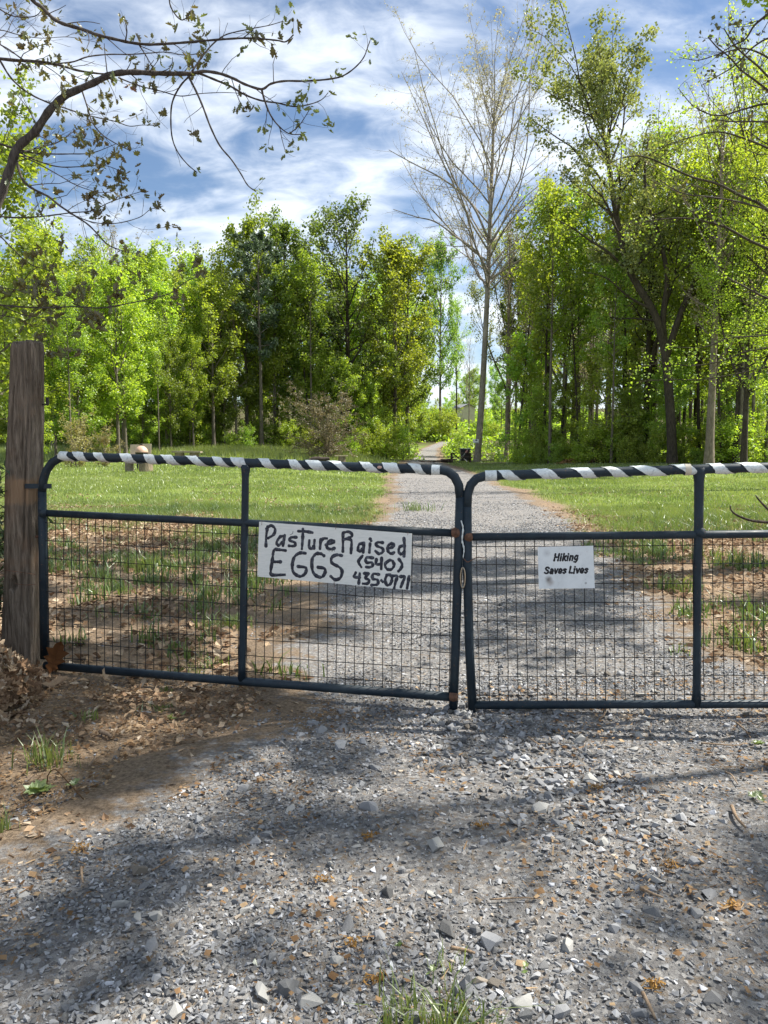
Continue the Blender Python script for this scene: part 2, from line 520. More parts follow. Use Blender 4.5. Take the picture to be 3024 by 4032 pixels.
def stone_cols(n, r):
    b = np.clip(r.normal(.175, .075, n), .05, .42)
    light = r.random(n) < .03
    b[light] = r.uniform(.38, .62, light.sum())
    c = np.stack([b * .97, b * .99, b * 1.04], 1)
    tan = r.random(n) < .045
    c[tan] = np.stack([b[tan] * 1.45, b[tan] * 1.2, b[tan] * .92], 1)
    return np.clip(c, 0, .7)
t = NT('broken_stone')
oc = t.coord('Object')
cc = t.attr('tintc', 'Color')
n_ = t.noise(oc, 90, 5, .65)
cc = t.mix(t.rng(n_, .3, .75, 0, .35), cc, (.30, .29, .27))
M_stone = t.bsdf(cc, .82, t.bump(n_, .35, .004), spec=.3)

r = np.random.default_rng(5)
def sample_drive(n, y0, y1, r, power=0.0, margin=.45, keep=None):
    """points on the drive, thinned towards the edges"""
    xs, ys = [], []
    got = 0
    while got < n:
        u = r.random(n * 2)
        y = y0 + (y1 - y0) * u ** (1 + power)
        hw = .56 * y + .25
        x = r.uniform(-hw, hw)
        d = road_in(x, y) + (vnoise(x, y, .4, 51) - .5) * .7
        p = smooth(-margin, .35, d)
        p = np.maximum(p, .12 * (d > -1.4))
        # wheel track with finer, sparser stone, rubble ridge in the middle
        p = p * (.30 + .70 * smooth(.30, .6, vnoise(x, y, .6, 52)))
        ok = r.random(len(x)) < p
        x, y = x[ok], y[ok]
        xs.append(x); ys.append(y); got += len(x)
    return np.concatenate(xs)[:n], np.concatenate(ys)[:n]
# near gravel (stuff)
SH12 = stone_shapes(14, 8, 1, .75); SH8 = stone_shapes(8, 6, 2)
Vs, Fs, Cs, off = [], [], [], 0
for (n, y0, y1, pw, s0, s1, shp) in ((43000, 1.45, 4.6, .25, .0045, .025, SH12), (30000, 4.4, 12.5, .35, .009, .020, SH8), (16000, 12, 32, .5, .014, .030, SH8)):
    x, y = sample_drive(n, y0, y1, r, pw)
    ridge = smooth(.45, .8, vnoise(x, y, .9, 61)) * smooth(.9, .2, np.abs(x - .75))
    s = s0 + (s1 - s0) * r.random(n) ** 3.4 * (.6 + .7 * ridge)
    z = drive_z(x, y) + s * .10
    v, f, c = scatter_mesh(shp, np.column_stack([x, y, z]), s, rots(n, r, .35), r, stone_cols(n, r))
    Vs.append(v); Fs.append(f + off); Cs.append(c); off += len(v)
gravel = link('gravel', mesh('gravel', np.concatenate(Vs), np.concatenate(Fs), M_stone, False, {'tintc': (np.concatenate(Cs), 'POINT')}))
tag(gravel, 'loose grey crushed gravel covering the drive', kind='stuff')
# the 300 largest stones are pieces of the drive
big_meshes = []
for k, (sv, sf) in enumerate(stone_shapes(10, 15, 3, .85)):
    for q in range(4):
        c = stone_cols(40, np.random.default_rng(100 + k * 4 + q))[7:8]
        if q == 3: c = np.array([[.30, .295, .28]])
        big_meshes.append(mesh('stone', sv, sf, M_stone, False, {'tintc': (np.repeat(c, len(sv), 0), 'POINT')}))
n = 300
x, y = sample_drive(1500, 1.55, 4.9, r, .1)
bias = np.exp(-((x - .75 - .12 * (y - 2)) / .75) ** 2) * .75 + .25
ok = np.where(r.random(len(x)) < bias)[0][:n]
x, y = x[ok], y[ok]
for i in range(len(x)):
    s = float(r.uniform(.019, .031) if r.random() < .8 else r.uniform(.030, .044))
    o = link('stone', big_meshes[int(r.integers(len(big_meshes)))], drive, (x[i], y[i], float(drive_z(x[i], y[i])) + s * .08))
    o.rotation_euler = (r.normal(0, .3), r.normal(0, .3), r.uniform(0, 6.28)); o.scale = (s, s, s)
# pile of stones under the meeting stiles
for i in range(26):
    xx, yy = .40 + r.normal(0, .13), 3.97 + r.normal(0, .16); s = float(r.uniform(.018, .034))
    o = link('stone', big_meshes[int(r.integers(len(big_meshes)))], drive, (xx, yy, float(drive_z(xx, yy)) + s * .35))
    o.rotation_euler = (r.normal(0, .4), r.normal(0, .4), r.uniform(0, 6.28)); o.scale = (s, s, s)

# ------------------------------------------------------------------ leaf shapes
def leaf_outline(kind, r=None):
    if kind == 'oak':
        half = [(0, 0), (.05, .10), (.20, .22), (.13, .32), (.34, .48), (.20, .56), (.36, .76), (.16, .80), (.14, .93), (0, 1.05)]
    elif kind == 'maple':
        half = [(0, 0), (.18, .02), (.30, .18), (.52, .30), (.34, .42), (.50, .66), (.20, .62), (0, 1.0)]
    else:
        half = [(0, 0), (.16, .18), (.24, .42), (.18, .70), (0, 1.0)]
    return np.array(half)
def leaf_geom(kind, curl, fold, seed):
    """one curled leaf of unit length along +Y: left and right halves folded on the midrib"""
    r = np.random.default_rng(seed)
    h = leaf_outline(kind)
    n = len(h)
    mid = np.column_stack([np.zeros(n), h[:, 1]])
    def z(x, y): return curl * (y - .5) ** 2 * 1.2 + fold * np.abs(x) + .10 * np.sin(7 * y + seed) * np.abs(x) * 2
    L = np.column_stack([-h[:, 0], h[:, 1], z(h[:, 0], h[:, 1])])
    R_ = np.column_stack([h[:, 0], h[:, 1], z(h[:, 0], h[:, 1]) + r.normal(0, .03, n)])
    Mi = np.column_stack([mid, z(mid[:, 0], mid[:, 1])])
    v = np.concatenate([Mi, L, R_]); f = []
    for i in range(n - 1):
        f.append([i, i + 1, n + i + 1, n + i]); f.append([i, 2 * n + i, 2 * n + i + 1, i + 1])
    return v - np.array([0, .5, 0]), np.array(f)
def dry_mat(name, stops):
    t = NT(name)
    c = t.ramp(t.attr('tint'), stops)
    c = t.mix(t.rng(t.noise(t.coord('Object'), 40, 4), .4, .7, 0, .35), c, (.10, .065, .04))
    d = t.n('ShaderNodeBsdfDiffuse'); t.l(c, d.inputs[0])
    tr = t.n('ShaderNodeBsdfTranslucent'); t.l(c, tr.inputs[0])
    m = t.n('ShaderNodeMixShader'); m.inputs[0].default_value = .22
    t.l(d.outputs[0], m.inputs[1]); t.l(tr.outputs[0], m.inputs[2]); t.l(m.outputs[0], t.out.inputs[0])
    return t.m
M_dry = dry_mat('dry_leaf', [(0, (.12, .075, .046)), (.35, (.27, .175, .11)), (.7, (.43, .31, .20)), (1, (.58, .48, .36))])
M_needle = dry_mat('dry_needle_litter', [(0, (.11, .065, .035)), (.5, (.26, .16, .085)), (1, (.46, .34, .21))])

# small folded leaves lying behind the gate and on the left bank (stuff)
lv = np.array([[0, -.5, 0], [.30, -.05, .10], [0, .5, .02], [-.30, .02, .12], [0, 0, -.03]])
lf = np.array([[0, 1, 4], [1, 2, 4], [2, 3, 4], [3, 0, 4]])
lv2 = np.array([[0, -.5, .1], [.22, -.2, 0], [.3, .2, .16], [0, .5, .06], [-.18, .15, .2], [-.26, -.2, .06], [0, 0, 0]])
lf2 = np.array([[0, 1, 6], [1, 2, 6], [2, 3, 6], [3, 4, 6], [4, 5, 6], [5, 0, 6]])
def take(n, maskf, x0, x1, y0, y1, r, wedge=True):
    xs, ys, got = [], [], 0
    for _ in range(200):
        x = r.uniform(x0, x1, 20000); y = r.uniform(y0, y1, 20000)
        ok = (r.random(20000) < maskf(x, y))
        if wedge: ok &= np.abs(x) < .56 * y + .3
        xs.append(x[ok]); ys.append(y[ok]); got += ok.sum()
        if got >= n: break
    return np.concatenate(xs)[:n], np.concatenate(ys)[:n]
x1, y1 = take(24000, lambda x, y: litter_mask(x, y) * (.25 + .75 * smooth(.3, .6, vnoise(x, y, .9, 71))), -9.5, 10, 4.2, 18, r)
x2, y2 = take(800, lambda x, y: dirt_bank(x, y) * smooth(.35, .7, vnoise(x, y, .5, 72)), -2.6, 0, 1.6, 4.4, r)
x3, y3 = take(2200, lambda x, y: lawn_mask(x, y) * smooth(.5, .75, vnoise(x, y, 1.6, 73)) * smooth(30, 14, y), -14, 16, 11, 28, r)
x = np.concatenate([x1, x2, x3]); y = np.concatenate([y1, y2, y3]); n = len(x)
s = r.uniform(.04, .10, n); s[len(x1):len(x1) + len(x2)] *= .55
pos = np.column_stack([x, y, ground_z(x, y) + .012 + r.random(n) * .02])
v, f, c = scatter_mesh([(lv, lf)], pos, s, rots(n, r, .45), r, r.random(n)[:, None])
litter = link('leaf_litter', mesh('leaf_litter', v, f, M_dry, False, {'tint': (c[:, 0], 'POINT')}))
tag(litter, 'brown fallen leaves strewn over the ground beyond the gates', kind='stuff')

# needles, bark crumbs and straw on the drive and left bank
NQ = np.array([[-.06, -.5, 0], [.06, -.5, 0.02], [.05, .5, .03], [-.04, .5, 0]]); qf = np.array([[0, 1, 2, 3]])
xa, ya = take(18000, lambda x, y: np.maximum(dirt_bank(x, y), .30 * smooth(.45, .75, vnoise(x, y, .33, 81)) + .04 + .5 * smooth(1.3, 2.4, x - .15 * y + 1.0) * smooth(.35, .7, vnoise(x, y, .4, 82))), -2.6, 3, 1.5, 4.6, r)
n = len(xa); s = .008 + .032 * r.random(n) ** 2.6
pos = np.column_stack([xa, ya, drive_z(xa, ya) + .008 + .006 * r.random(n)])
v, f, c = scatter_mesh([(NQ, qf), (NQ * np.array([2.6, .6, 1]), qf), (NQ * np.array([4.5, .6, 3]), qf)], pos, s, rots(n, r, .25), r, r.random(n)[:, None])
crumbs = link('needle_litter', mesh('needle_litter', v, f, M_needle, False, {'tint': (c[:, 0], 'POINT')}))
tag(crumbs, 'tan pine needles and bark crumbs lying among the gravel', kind='stuff')

# ------------------------------------------------------------------ grass
M_grass = leaf_mat('lawn_grass', (.105, .17, .026), (.28, .33, .085), .45, (1.25, 1.3, .55), .2, .0)
def blades(x, y, h, w, r, lean=.45, zf=ground_z, seg2=False):
    n = len(x); a = r.uniform(0, 2 * PI, n); b = r.uniform(0, 2 * PI, n)
    z = zf(x, y) - .004
    dx, dy = np.cos(a) * w * .5, np.sin(a) * w * .5
    le_ = np.abs(r.normal(0, lean, n)) * h
    base = np.stack([x, y, z], 1)
    o = np.stack([dx, dy, np.zeros(n)], 1)
    tip = base + np.stack([np.cos(b) * le_, np.sin(b) * le_, h], 1)
    t_ = r.random(n)
    if not seg2:
        v = np.stack([base - o, base + o, tip], 1).reshape(-1, 3)
        f = np.arange(3 * n).reshape(-1, 3)
        return v, f, np.repeat(t_, 3)
    mid = base + np.stack([np.cos(b) * le_ * .35, np.sin(b) * le_ * .35, h * .62], 1)
    tip = base + np.stack([np.cos(b) * le_ * 1.1, np.sin(b) * le_ * 1.1, h * .92], 1)
    v = np.stack([base - o, base + o, mid - o * .7, mid + o * .7, tip], 1).reshape(-1, 3)
    k = np.arange(n)[:, None] * 5
    return v, [np.concatenate([k + 0, k + 1, k + 3, k + 2], 1), np.concatenate([k + 2, k + 3, k + 4], 1)], np.repeat(t_, 5)
GV, GF, GT, off = [], [], [], 0
def lawn_band(n, y0, y1, x0, x1, h0, h1, w0, w1, thin=True):
    global off
    x, y = take(n, lambda x, y: lawn_mask(x, y) * (.35 + .65 * smooth(.3, .6, vnoise(x, y, 1.1, 91))), x0, x1, y0, y1, r)
    hh = (h0 + (h1 - h0) * r.random(len(x))) * (.7 + .7 * vnoise(x, y, 1.5, 92))
    hh = hh * (1 + .9 * smooth(17, 13, y))
    v, f, tt = blades(x, y, hh, w0 + (w1 - w0) * r.random(len(x)), r, .5)
    tt = np.clip(tt * .6 + np.repeat(vnoise(x, y, 2.2, 93) * .6 + vnoise(x, y, .7, 94) * .35, 3) - .25, 0, 1)
    GV.append(v); GF.append(f + off); GT.append(tt); off += len(v)
lawn_band(90000, 10.5, 18, -10.5, 11, .045, .085, .006, .011)
lawn_band(75000, 17.5, 31, -16, 17, .05, .09, .014, .024)
lawn_band(60000, 29, 66, -36, 24, .05, .12, .03, .06)
# tall pale meadow strip on the rise at the back left
x, y = take(26000, lambda x, y: smooth(50, 53, y + (vnoise(x, y, 5, 96) - .5) * 6) * smooth(66, 62, y) * smooth(1.0, -4, x), -36, 2, 48, 67, r)
v, f, tt = blades(x, y, r.uniform(.2, .5, len(x)), np.full(len(x), .05), r, .3)
GV.append(v); GF.append(f + off); GT.append(np.clip(tt * .3 + .7, 0, 1)); off += len(v)
lawn_o = link('lawn_grass', mesh('lawn_grass', np.concatenate(GV), np.concatenate(GF), M_grass, False, {'tint': (np.concatenate(GT), 'POINT')}))
tag(lawn_o, 'short sunlit lawn grass either side of the drive', kind='stuff')

# ragged grass and weeds among the leaf litter just beyond the gates
M_weed = leaf_mat('weed_leaf', (.055, .11, .018), (.14, .22, .035), .40, (1.3, 1.25, .5), .25, .0)
cxs, cys = take(900, lambda x, y: litter_mask(x, y) * smooth(.32, .62, vnoise(x, y, 1.3, 95)), -9, 9.5, 4.6, 17, r)
k = 26
x = np.repeat(cxs, k) + r.normal(0, .06, len(cxs) * k); y = np.repeat(cys, k) + r.normal(0, .06, len(cxs) * k)
v, (f4, f3), tt = blades(x, y, r.uniform(.05, .17, len(x)) * np.repeat(r.uniform(.6, 1.4, len(cxs)), k), r.uniform(.006, .016, len(x)), r, .55, seg2=True)
weeds = link('verge_grass', mesh('verge_grass', v, [f4, f3], M_weed, False, {'tint': (tt, 'POINT')}))
tag(weeds, 'ragged grass and weeds growing through the fallen leaves', kind='stuff')
# ------------------------------------------------------------------ gates
class Plane:
    """vertical plane through two ground points; maps photograph pixels onto it"""
    def __init__(self, a, b, off=0.0):
        a = np.array([*a, 0.]); b = np.array([*b, 0.])
        self.u = nrm(b - a); self.n = np.array([self.u[1], -self.u[0], 0.])     # towards the camera
        if self.n[1] > 0: self.n = -self.n
        self.a = a + self.n * off
    def at(self, fx, fy):
        d = pt(fx, fy, 1.0) - np.array([0, 0, CAM_Z]); c = np.array([0, 0, CAM_Z])
        s = np.dot(self.a - c, self.n) / np.dot(d, self.n)
        return c + d * s
    def v(self, vx, vy): return self.at(vx * V2F, vy * V2F)
PL = Plane((-2.03, 4.55), (.40, 4.06)); PR = Plane((.42, 4.06), (1.95, 3.97))

t = NT('dark_green_gate_paint')
oc = t.coord('Object')
n_ = t.noise(oc, 14, 6, .65); n2 = t.noise(oc, 2.5, 4)
c = t.mix(t.rng(n_, .35, .7), (.009, .019, .030), (.020, .035, .048))
c = t.mix(t.rng(n2, .55, .75, 0, .5), c, (.045, .062, .070))
c = t.mix(t.rng(t.noise(oc, 60, 4, .7), .63, .70, 0, .8), c, (.14, .08, .05))
M_gate = t.bsdf(c, t.rng(n_, .2, .8, .42, .7), t.bump(n_, .2, .004), spec=.35)
M_rust = plain_mat('rusty_weld', (.13, .065, .04), .8, .5, 30)
t = NT('galvanised_wire_dark')
M_wire = t.bsdf(t.mix(t.rng(t.noise(t.coord('Object'), 20, 3), .4, .7), (.008, .012, .016), (.03, .026, .024)), .7, spec=.2)
t = NT('white_tape')
oc = t.coord('Object')
n_ = t.noise(oc, 45, 5, .7, 1.2)
c = t.mix(t.rng(n_, .48, .70, 0, .75), (.68, .73, .73), (.30, .34, .35))
c = t.mix(t.rng(t.noise(oc, 9, 4), .52, .7, 0, .65), c, (.42, .39, .34))
M_tape = t.bsdf(c, .42, t.bump(n_, .5, .004), spec=.5)

RT = .0245                                         # tube radius
def rail(name, parent, pts, rad=RT, k=14, mat=None, sm=True):
    return MB().tube(pts, rad, k).part(name, parent, mat or M_gate, sm)
def arc_top(plane, stile_x_pts, n=7): pass

def wavy(a, b, n, amp, r, nrmv):
    s = np.linspace(0, 1, n)[:, None]
    p = a * (1 - s) + b * s
    w = r.normal(0, amp, (n, 1)); w[0] = w[-1] = 0
    return p + w * nrmv
def make_tape(parent, a, b, pitch, width, rad, ph, r, s_end=None):
    """one strip of tape wound round the rail as a helix, torn at places"""
    ax = b - a; L = np.linalg.norm(ax); ax = ax / L
    up = nrm(np.array([0, 0, 1.]) - ax[2] * ax); side = np.cross(up, ax)     # side = towards camera or away
    if side[1] > 0: side = -side
    th = np.arange(0, 2 * PI * L / pitch, 2 * PI / 22)
    W = 5
    V = []
    for q in th:
        s0 = q / (2 * PI) * pitch + .016 * math.sin(q * .31 + ph) + .008 * math.sin(q * .83)
        wv = width * (1 + .16 * math.sin(q * .37 + ph) + .1 * math.sin(q * 1.3) + r.normal(0, .04))
        for w in range(W):
            s = min(max(s0 + (w / (W - 1) - .5) * wv, 0), L)
            an = q + ph + (w / (W - 1) - .5) * .12
            rr = rad + .0014 + abs(r.normal(0, .0014)) + .0016 * abs(math.sin(q * 1.9 + w))
            V.append(a + ax * s + rr * (math.cos(an) * up - math.sin(an) * -side * 1.0))
    V = np.array(V); F = []
    for i in range(len(th) - 1):
        for w in range(W - 1):
            F.append([i * W + w, i * W + w + 1, (i + 1) * W + w + 1, (i + 1) * W + w])
    return part('tape', parent, V, np.array(F), M_tape, True, label='white tape wound in a spiral round the dark top rail')
def ring_tape(parent, a, ax, rad, w, r, mat=None):
    up = nrm(np.array([0, 0, 1.]) - ax[2] * ax); side = np.cross(up, ax)
    th = np.linspace(0, 2 * PI, 25); V = []
    for q in th:
        for s in (-w / 2, -w / 6, w / 6, w / 2):
            rr = rad + .0022 + abs(r.normal(0, .0006)); V.append(a + ax * s + rr * (math.cos(q) * up + math.sin(q) * side))
    F = [[i * 4 + k, i * 4 + k + 1, i * 4 + 5 + k, i * 4 + 4 + k] for i in range(24) for k in range(3)]
    return part('tape_band', parent, np.array(V), np.array(F), mat or M_tape, True)

rg = np.random.default_rng(21)
# ---- left leaf
gl = thing('field_gate', 'dark green tubular gate leaf carrying the egg sign, hung beside the wooden post', 'gate', (-.8, 4.3, 0), 'striped drive gates')
o_l = PL.v(90, 1430); o_l0 = PL.v(91, 1060)
arcL = [PL.v(91, 1062), PL.v(93, 1040), PL.v(100, 1017), PL.v(113, 999), PL.v(132, 988), PL.v(150, 985)]
tr_a, tr_b = PL.v(150, 985), PL.v(950, 1015)
arcR = [PL.v(950, 1015), PL.v(968, 1019), PL.v(982, 1030), PL.v(991, 1048), PL.v(994, 1075)]
topL = rail('top_rail', gl, np.array([*arcL[:-1], tr_a, tr_a * .67 + tr_b * .33, tr_a * .33 + tr_b * .67, tr_b, *arcR[1:-1], arcR[-1]]), RT)
rail('hinge_stile', gl, [arcL[0] + (0, 0, .004), PL.v(93, 1200), PL.v(96, 1422)])
rail('latch_stile', gl, [arcR[-1] + (0, 0, .004), PL.v(990, 1200), PL.v(984, 1400), PL.v(979, 1530)])
mrl_a, mrl_b = PL.v(92, 1108), PL.v(988, 1152)
rail('middle_rail', gl, [mrl_a, mrl_b], .021)
rail('bottom_rail', gl, [PL.v(97, 1437), PL.v(500, 1470), PL.v(981, 1506)], .0245)
rail('upright', gl, [PL.v(531, 1004), PL.v(530.5, 1014), PL.v(530, 1030), PL.v(529, 1120), PL.v(526, 1300), PL.v(523, 1440), PL.v(522.5, 1470)], [.029, .026, .0205, .021, .021, .022, .025])
make_tape(topL, PL.v(130, 985), PL.v(952, 1015), .142, .068, RT, 1.2, rg)
ring_tape(topL, PL.v(942, 1015), nrm(tr_b - tr_a), RT, .045, rg)
ring_tape(topL, PL.v(140, 985.5), nrm(tr_b - tr_a), RT + .001, .055, rg)
# worn bare spot on the rail
M_pink = plain_mat('bare_primer_spot', (.55, .36, .30), .6, .15, 20)
c0 = PL.v(822, 1009) + PL.n * (RT + .0005)
a_ = np.linspace(0, 2 * PI, 14, endpoint=False)
vv = np.concatenate([[c0 + PL.n * .0025], c0 + np.outer(np.cos(a_) * .013, PL.u) + np.outer(np.sin(a_) * .008, [0, 0, 1])])
part('worn_spot', topL, vv, np.array([[0, 1 + i, 1 + (i + 1) % 14] for i in range(14)]), M_pink)
# hinge lug through the stile into the post
hb = PL.v(88, 1050)
MB().box(hb + np.array([-.01, -.01, 0]), (.15, .022, .028)).part('hinge_bracket', gl, M_gate)
MB().tube([PL.v(75, 1160) - np.array([.0, -.02, 0]), PL.v(92, 1160)], .008, 8).part('hinge_pin', gl, M_rust)
# wire mesh: 2 x 4 inch grid, each wire its own piece
def wires(gate, plane, nv, nh, topf, botf, lft, rgt, hrows, sgn=-1):
    g = link('wire_mesh', None, gate, (0, 0, 0))
    for i in range(nv):
        s = (i + .5) / nv
        a, b = topf(s), botf(s)
        p = wavy(a, b, 9, .0012, rg, plane.u) + plane.n * .004
        MB().tube(p, .0023, 5, False).part('wire', g, M_wire, True)
    for s in hrows:
        a, b = lft(s), rgt(s)
        p = wavy(a, b, 15, .0016, rg, np.array([0, 0, 1.])) - plane.n * .0 + plane.n * .0075
        MB().tube(p, .0023, 5, False).part('wire', g, M_wire, True)
lerp = lambda a, b: (lambda s: a * (1 - s) + b * s)
wires(gl, PL, 47, 9, lerp(PL.v(95, 1112), PL.v(986, 1156)), lerp(PL.v(99, 1443), PL.v(980, 1510)),
      lerp(PL.v(84, 1112), PL.v(90, 1425)), lerp(PL.v(990, 1168), PL.v(985, 1490)), [.05, .17, .29, .405, .52, .635, .75, .865, .975])
# rusty welds
for (vx, vy) in ((96, 1108), (985, 1150), (980, 1503)):
    p = PL.v(vx, vy) + PL.n * .012
    MB().lathe(p, [(.001, -.03), (.022, -.02), (.027, 0), (.022, .02), (.001, .03)], 9).part('weld', gl, M_rust if vx > 500 else M_gate, True)

# ---- right leaf
gr_ = thing('field_gate', 'dark green tubular gate leaf carrying the hiking sign, running out of the frame at right', 'gate', (1.3, 4.0, 0), 'striped drive gates')
arcR2 = [PR.v(1009, 1095), PR.v(1010, 1068), PR.v(1017, 1047), PR.v(1029, 1034), PR.v(1045, 1029), PR.v(1062, 1027)]
tb = PR.v(1062, 1027); te = PR.v(1930, 1001)
topR = rail('top_rail', gr_, np.array([*arcR2, tb * .67 + te * .33, tb * .33 + te * .67, te]), RT)
rail('latch_stile', gr_, [arcR2[0] + (0, 0, .004), PR.v(1010, 1240), PR.v(1014, 1400), PR.v(1021, 1538)])
rail('middle_rail', gr_, [PR.v(1008, 1160), PR.v(1510, 1155), PR.v(1945, 1150)], .021)
rail('bottom_rail', gr_, [PR.v(1020, 1523), PR.v(1500, 1521), PR.v(1945, 1519)], .0225)
rail('upright', gr_, [PR.v(1510, 1010), PR.v(1510, 1022), PR.v(1510, 1042), PR.v(1509.5, 1100), PR.v(1509, 1150), PR.v(1507, 1200), PR.v(1506, 1330), PR.v(1505, 1490), PR.v(1504, 1524)],
     [.033, .031, .0245, .0235, .0235, .021, .0205, .021, .027])
rail('hinge_stile', gr_, [PR.v(1945, 1010), PR.v(1945, 1519)])
make_tape(topR, PR.v(1046, 1028), PR.v(1925, 1001), .178, .082, RT, 2.6, rg)
ring_tape(topR, PR.v(1060, 1027.5), nrm(te - tb), RT + .001, .06, rg)
M_cream = plain_mat('aged_cream_tape', (.62, .56, .45), .5, .1, 20)
ring_tape(topR, PR.v(1484, 1014.5), nrm(te - tb), RT + .003, .030, rg, M_cream)
MB().lathe(PR.v(1512, 1150) + PR.n * .012, [(.001, -.03), (.026, -.015), (.028, .0), (.02, .02), (.001, .03)], 9).part('weld', gr_, M_gate, True)
MB().lathe(PR.v(1012, 1160) + PR.n * .010, [(.001, -.03), (.022, -.015), (.026, .0), (.02, .02), (.001, .03)], 9).part('weld', gr_, M_rust, True)
wires(gr_, PR, 43, 9, lerp(PR.v(1018, 1164), PR.v(1945, 1154)), lerp(PR.v(1026, 1522), PR.v(1945, 1518)),
      lerp(PR.v(1003, 1170), PR.v(1016, 1510)), lerp(PR.v(1945, 1165), PR.v(1945, 1505)), [.03, .145, .265, .385, .50, .615, .735, .855, .975])
# peeling white paint strip on the meeting edge
pp = [PL.v(996, 1122), PL.v(1001, 1140), PL.v(999, 1165), PL.v(1003, 1185), PL.v(1001, 1205)]
MB().tube(catmull(np.array(pp) + PL.n * .02, 4), np.array([.002, .004, .003, .005, .003, .006, .004, .005, .003, .006, .004, .005, .003, .004, .002, .003, .001]), 6).part('peeling_paint', gl, M_tape)

# steel snap link hanging between the leaves
cl = thing('snap_link', 'slim steel snap link hanging between the meeting stiles of the gates', 'clip', tuple(PL.v(1001, 1250)))
cc_ = PL.v(1001, 1246) + PL.n * .03
a_ = np.linspace(0, 2 * PI, 25)
ring = np.array([cc_ + PL.u * (math.cos(q) * .012) + np.array([0, 0, 1]) * (math.sin(q) * .055) for q in a_])
M_steel = plain_mat('worn_steel', (.42, .36, .28), .35, .2, 30, .9)
MB().tube(ring, .0038, 8, False).part('link_loop', cl, M_steel, True)
MB().tube(catmull([PL.v(1003, 1205) + PL.n * .03, PL.v(1012, 1212) + PL.n * .032, PL.v(1030, 1203) + PL.n * .026, PL.v(1048, 1204) + PL.n * .02], 5), .0024, 5).part('wire_twist', cl, M_rust, True)

# ------------------------------------------------------------------ egg sign
PS = Plane((-2.03, 4.55), (.40, 4.06), .034)
S0, SK = np.array([980., 2020.]), 680. / 1659.
def sg(px, py): return PS.at(S0[0] + px * SK, S0[1] + py * SK)
t = NT('painted_white_board')
oc = t.coord('Object', (1, 1, 6))
n_ = t.noise(oc, 22, 6, .6)
c = t.mix(t.rng(n_, .35, .75), (.78, .79, .76), (.68, .70, .67))
c = t.mix(t.rng(t.noise(t.coord('Object'), 5, 5, .7), .58, .75, 0, .4), c, (.55, .55, .50))
M_board = t.bsdf(c, .55, t.bump(n_, .12, .004), spec=.35)
egg = thing('egg_sign', 'hand painted white board reading Pasture Raised EGGS wired to the left gate', 'sign', tuple(sg(820, 410)))
cr = [sg(100, 85), sg(840, 142), sg(1567, 198), sg(1558, 470), sg(1548, 740), sg(820, 676), sg(82, 610), sg(90, 350)]
jit = np.array(cr)
fr, bk = jit + PS.n * .002, jit - PS.n * .003
vv = np.concatenate([fr, bk, [fr.mean(0)], [bk.mean(0)]])
ff4 = [[i, (i + 1) % 8, 8 + (i + 1) % 8, 8 + i] for i in range(8)]
ff3 = [[16, (i + 1) % 8, i] for i in range(8)] + [[17, 8 + i, 8 + (i + 1) % 8] for i in range(8)]
board = part('board', egg, vv, [np.array(ff4), np.array(ff3)], M_board)
t = NT('navy_brush_paint')
n_ = t.noise(t.coord('Object', (1, 1, 1)), 60, 5, .7)
M_ink = t.bsdf(t.mix(t.rng(n_, .48, .68, 0, .85), (.009, .013, .030), (.11, .125, .16)), .45, t.bump(n_, .3, .003), spec=.5)
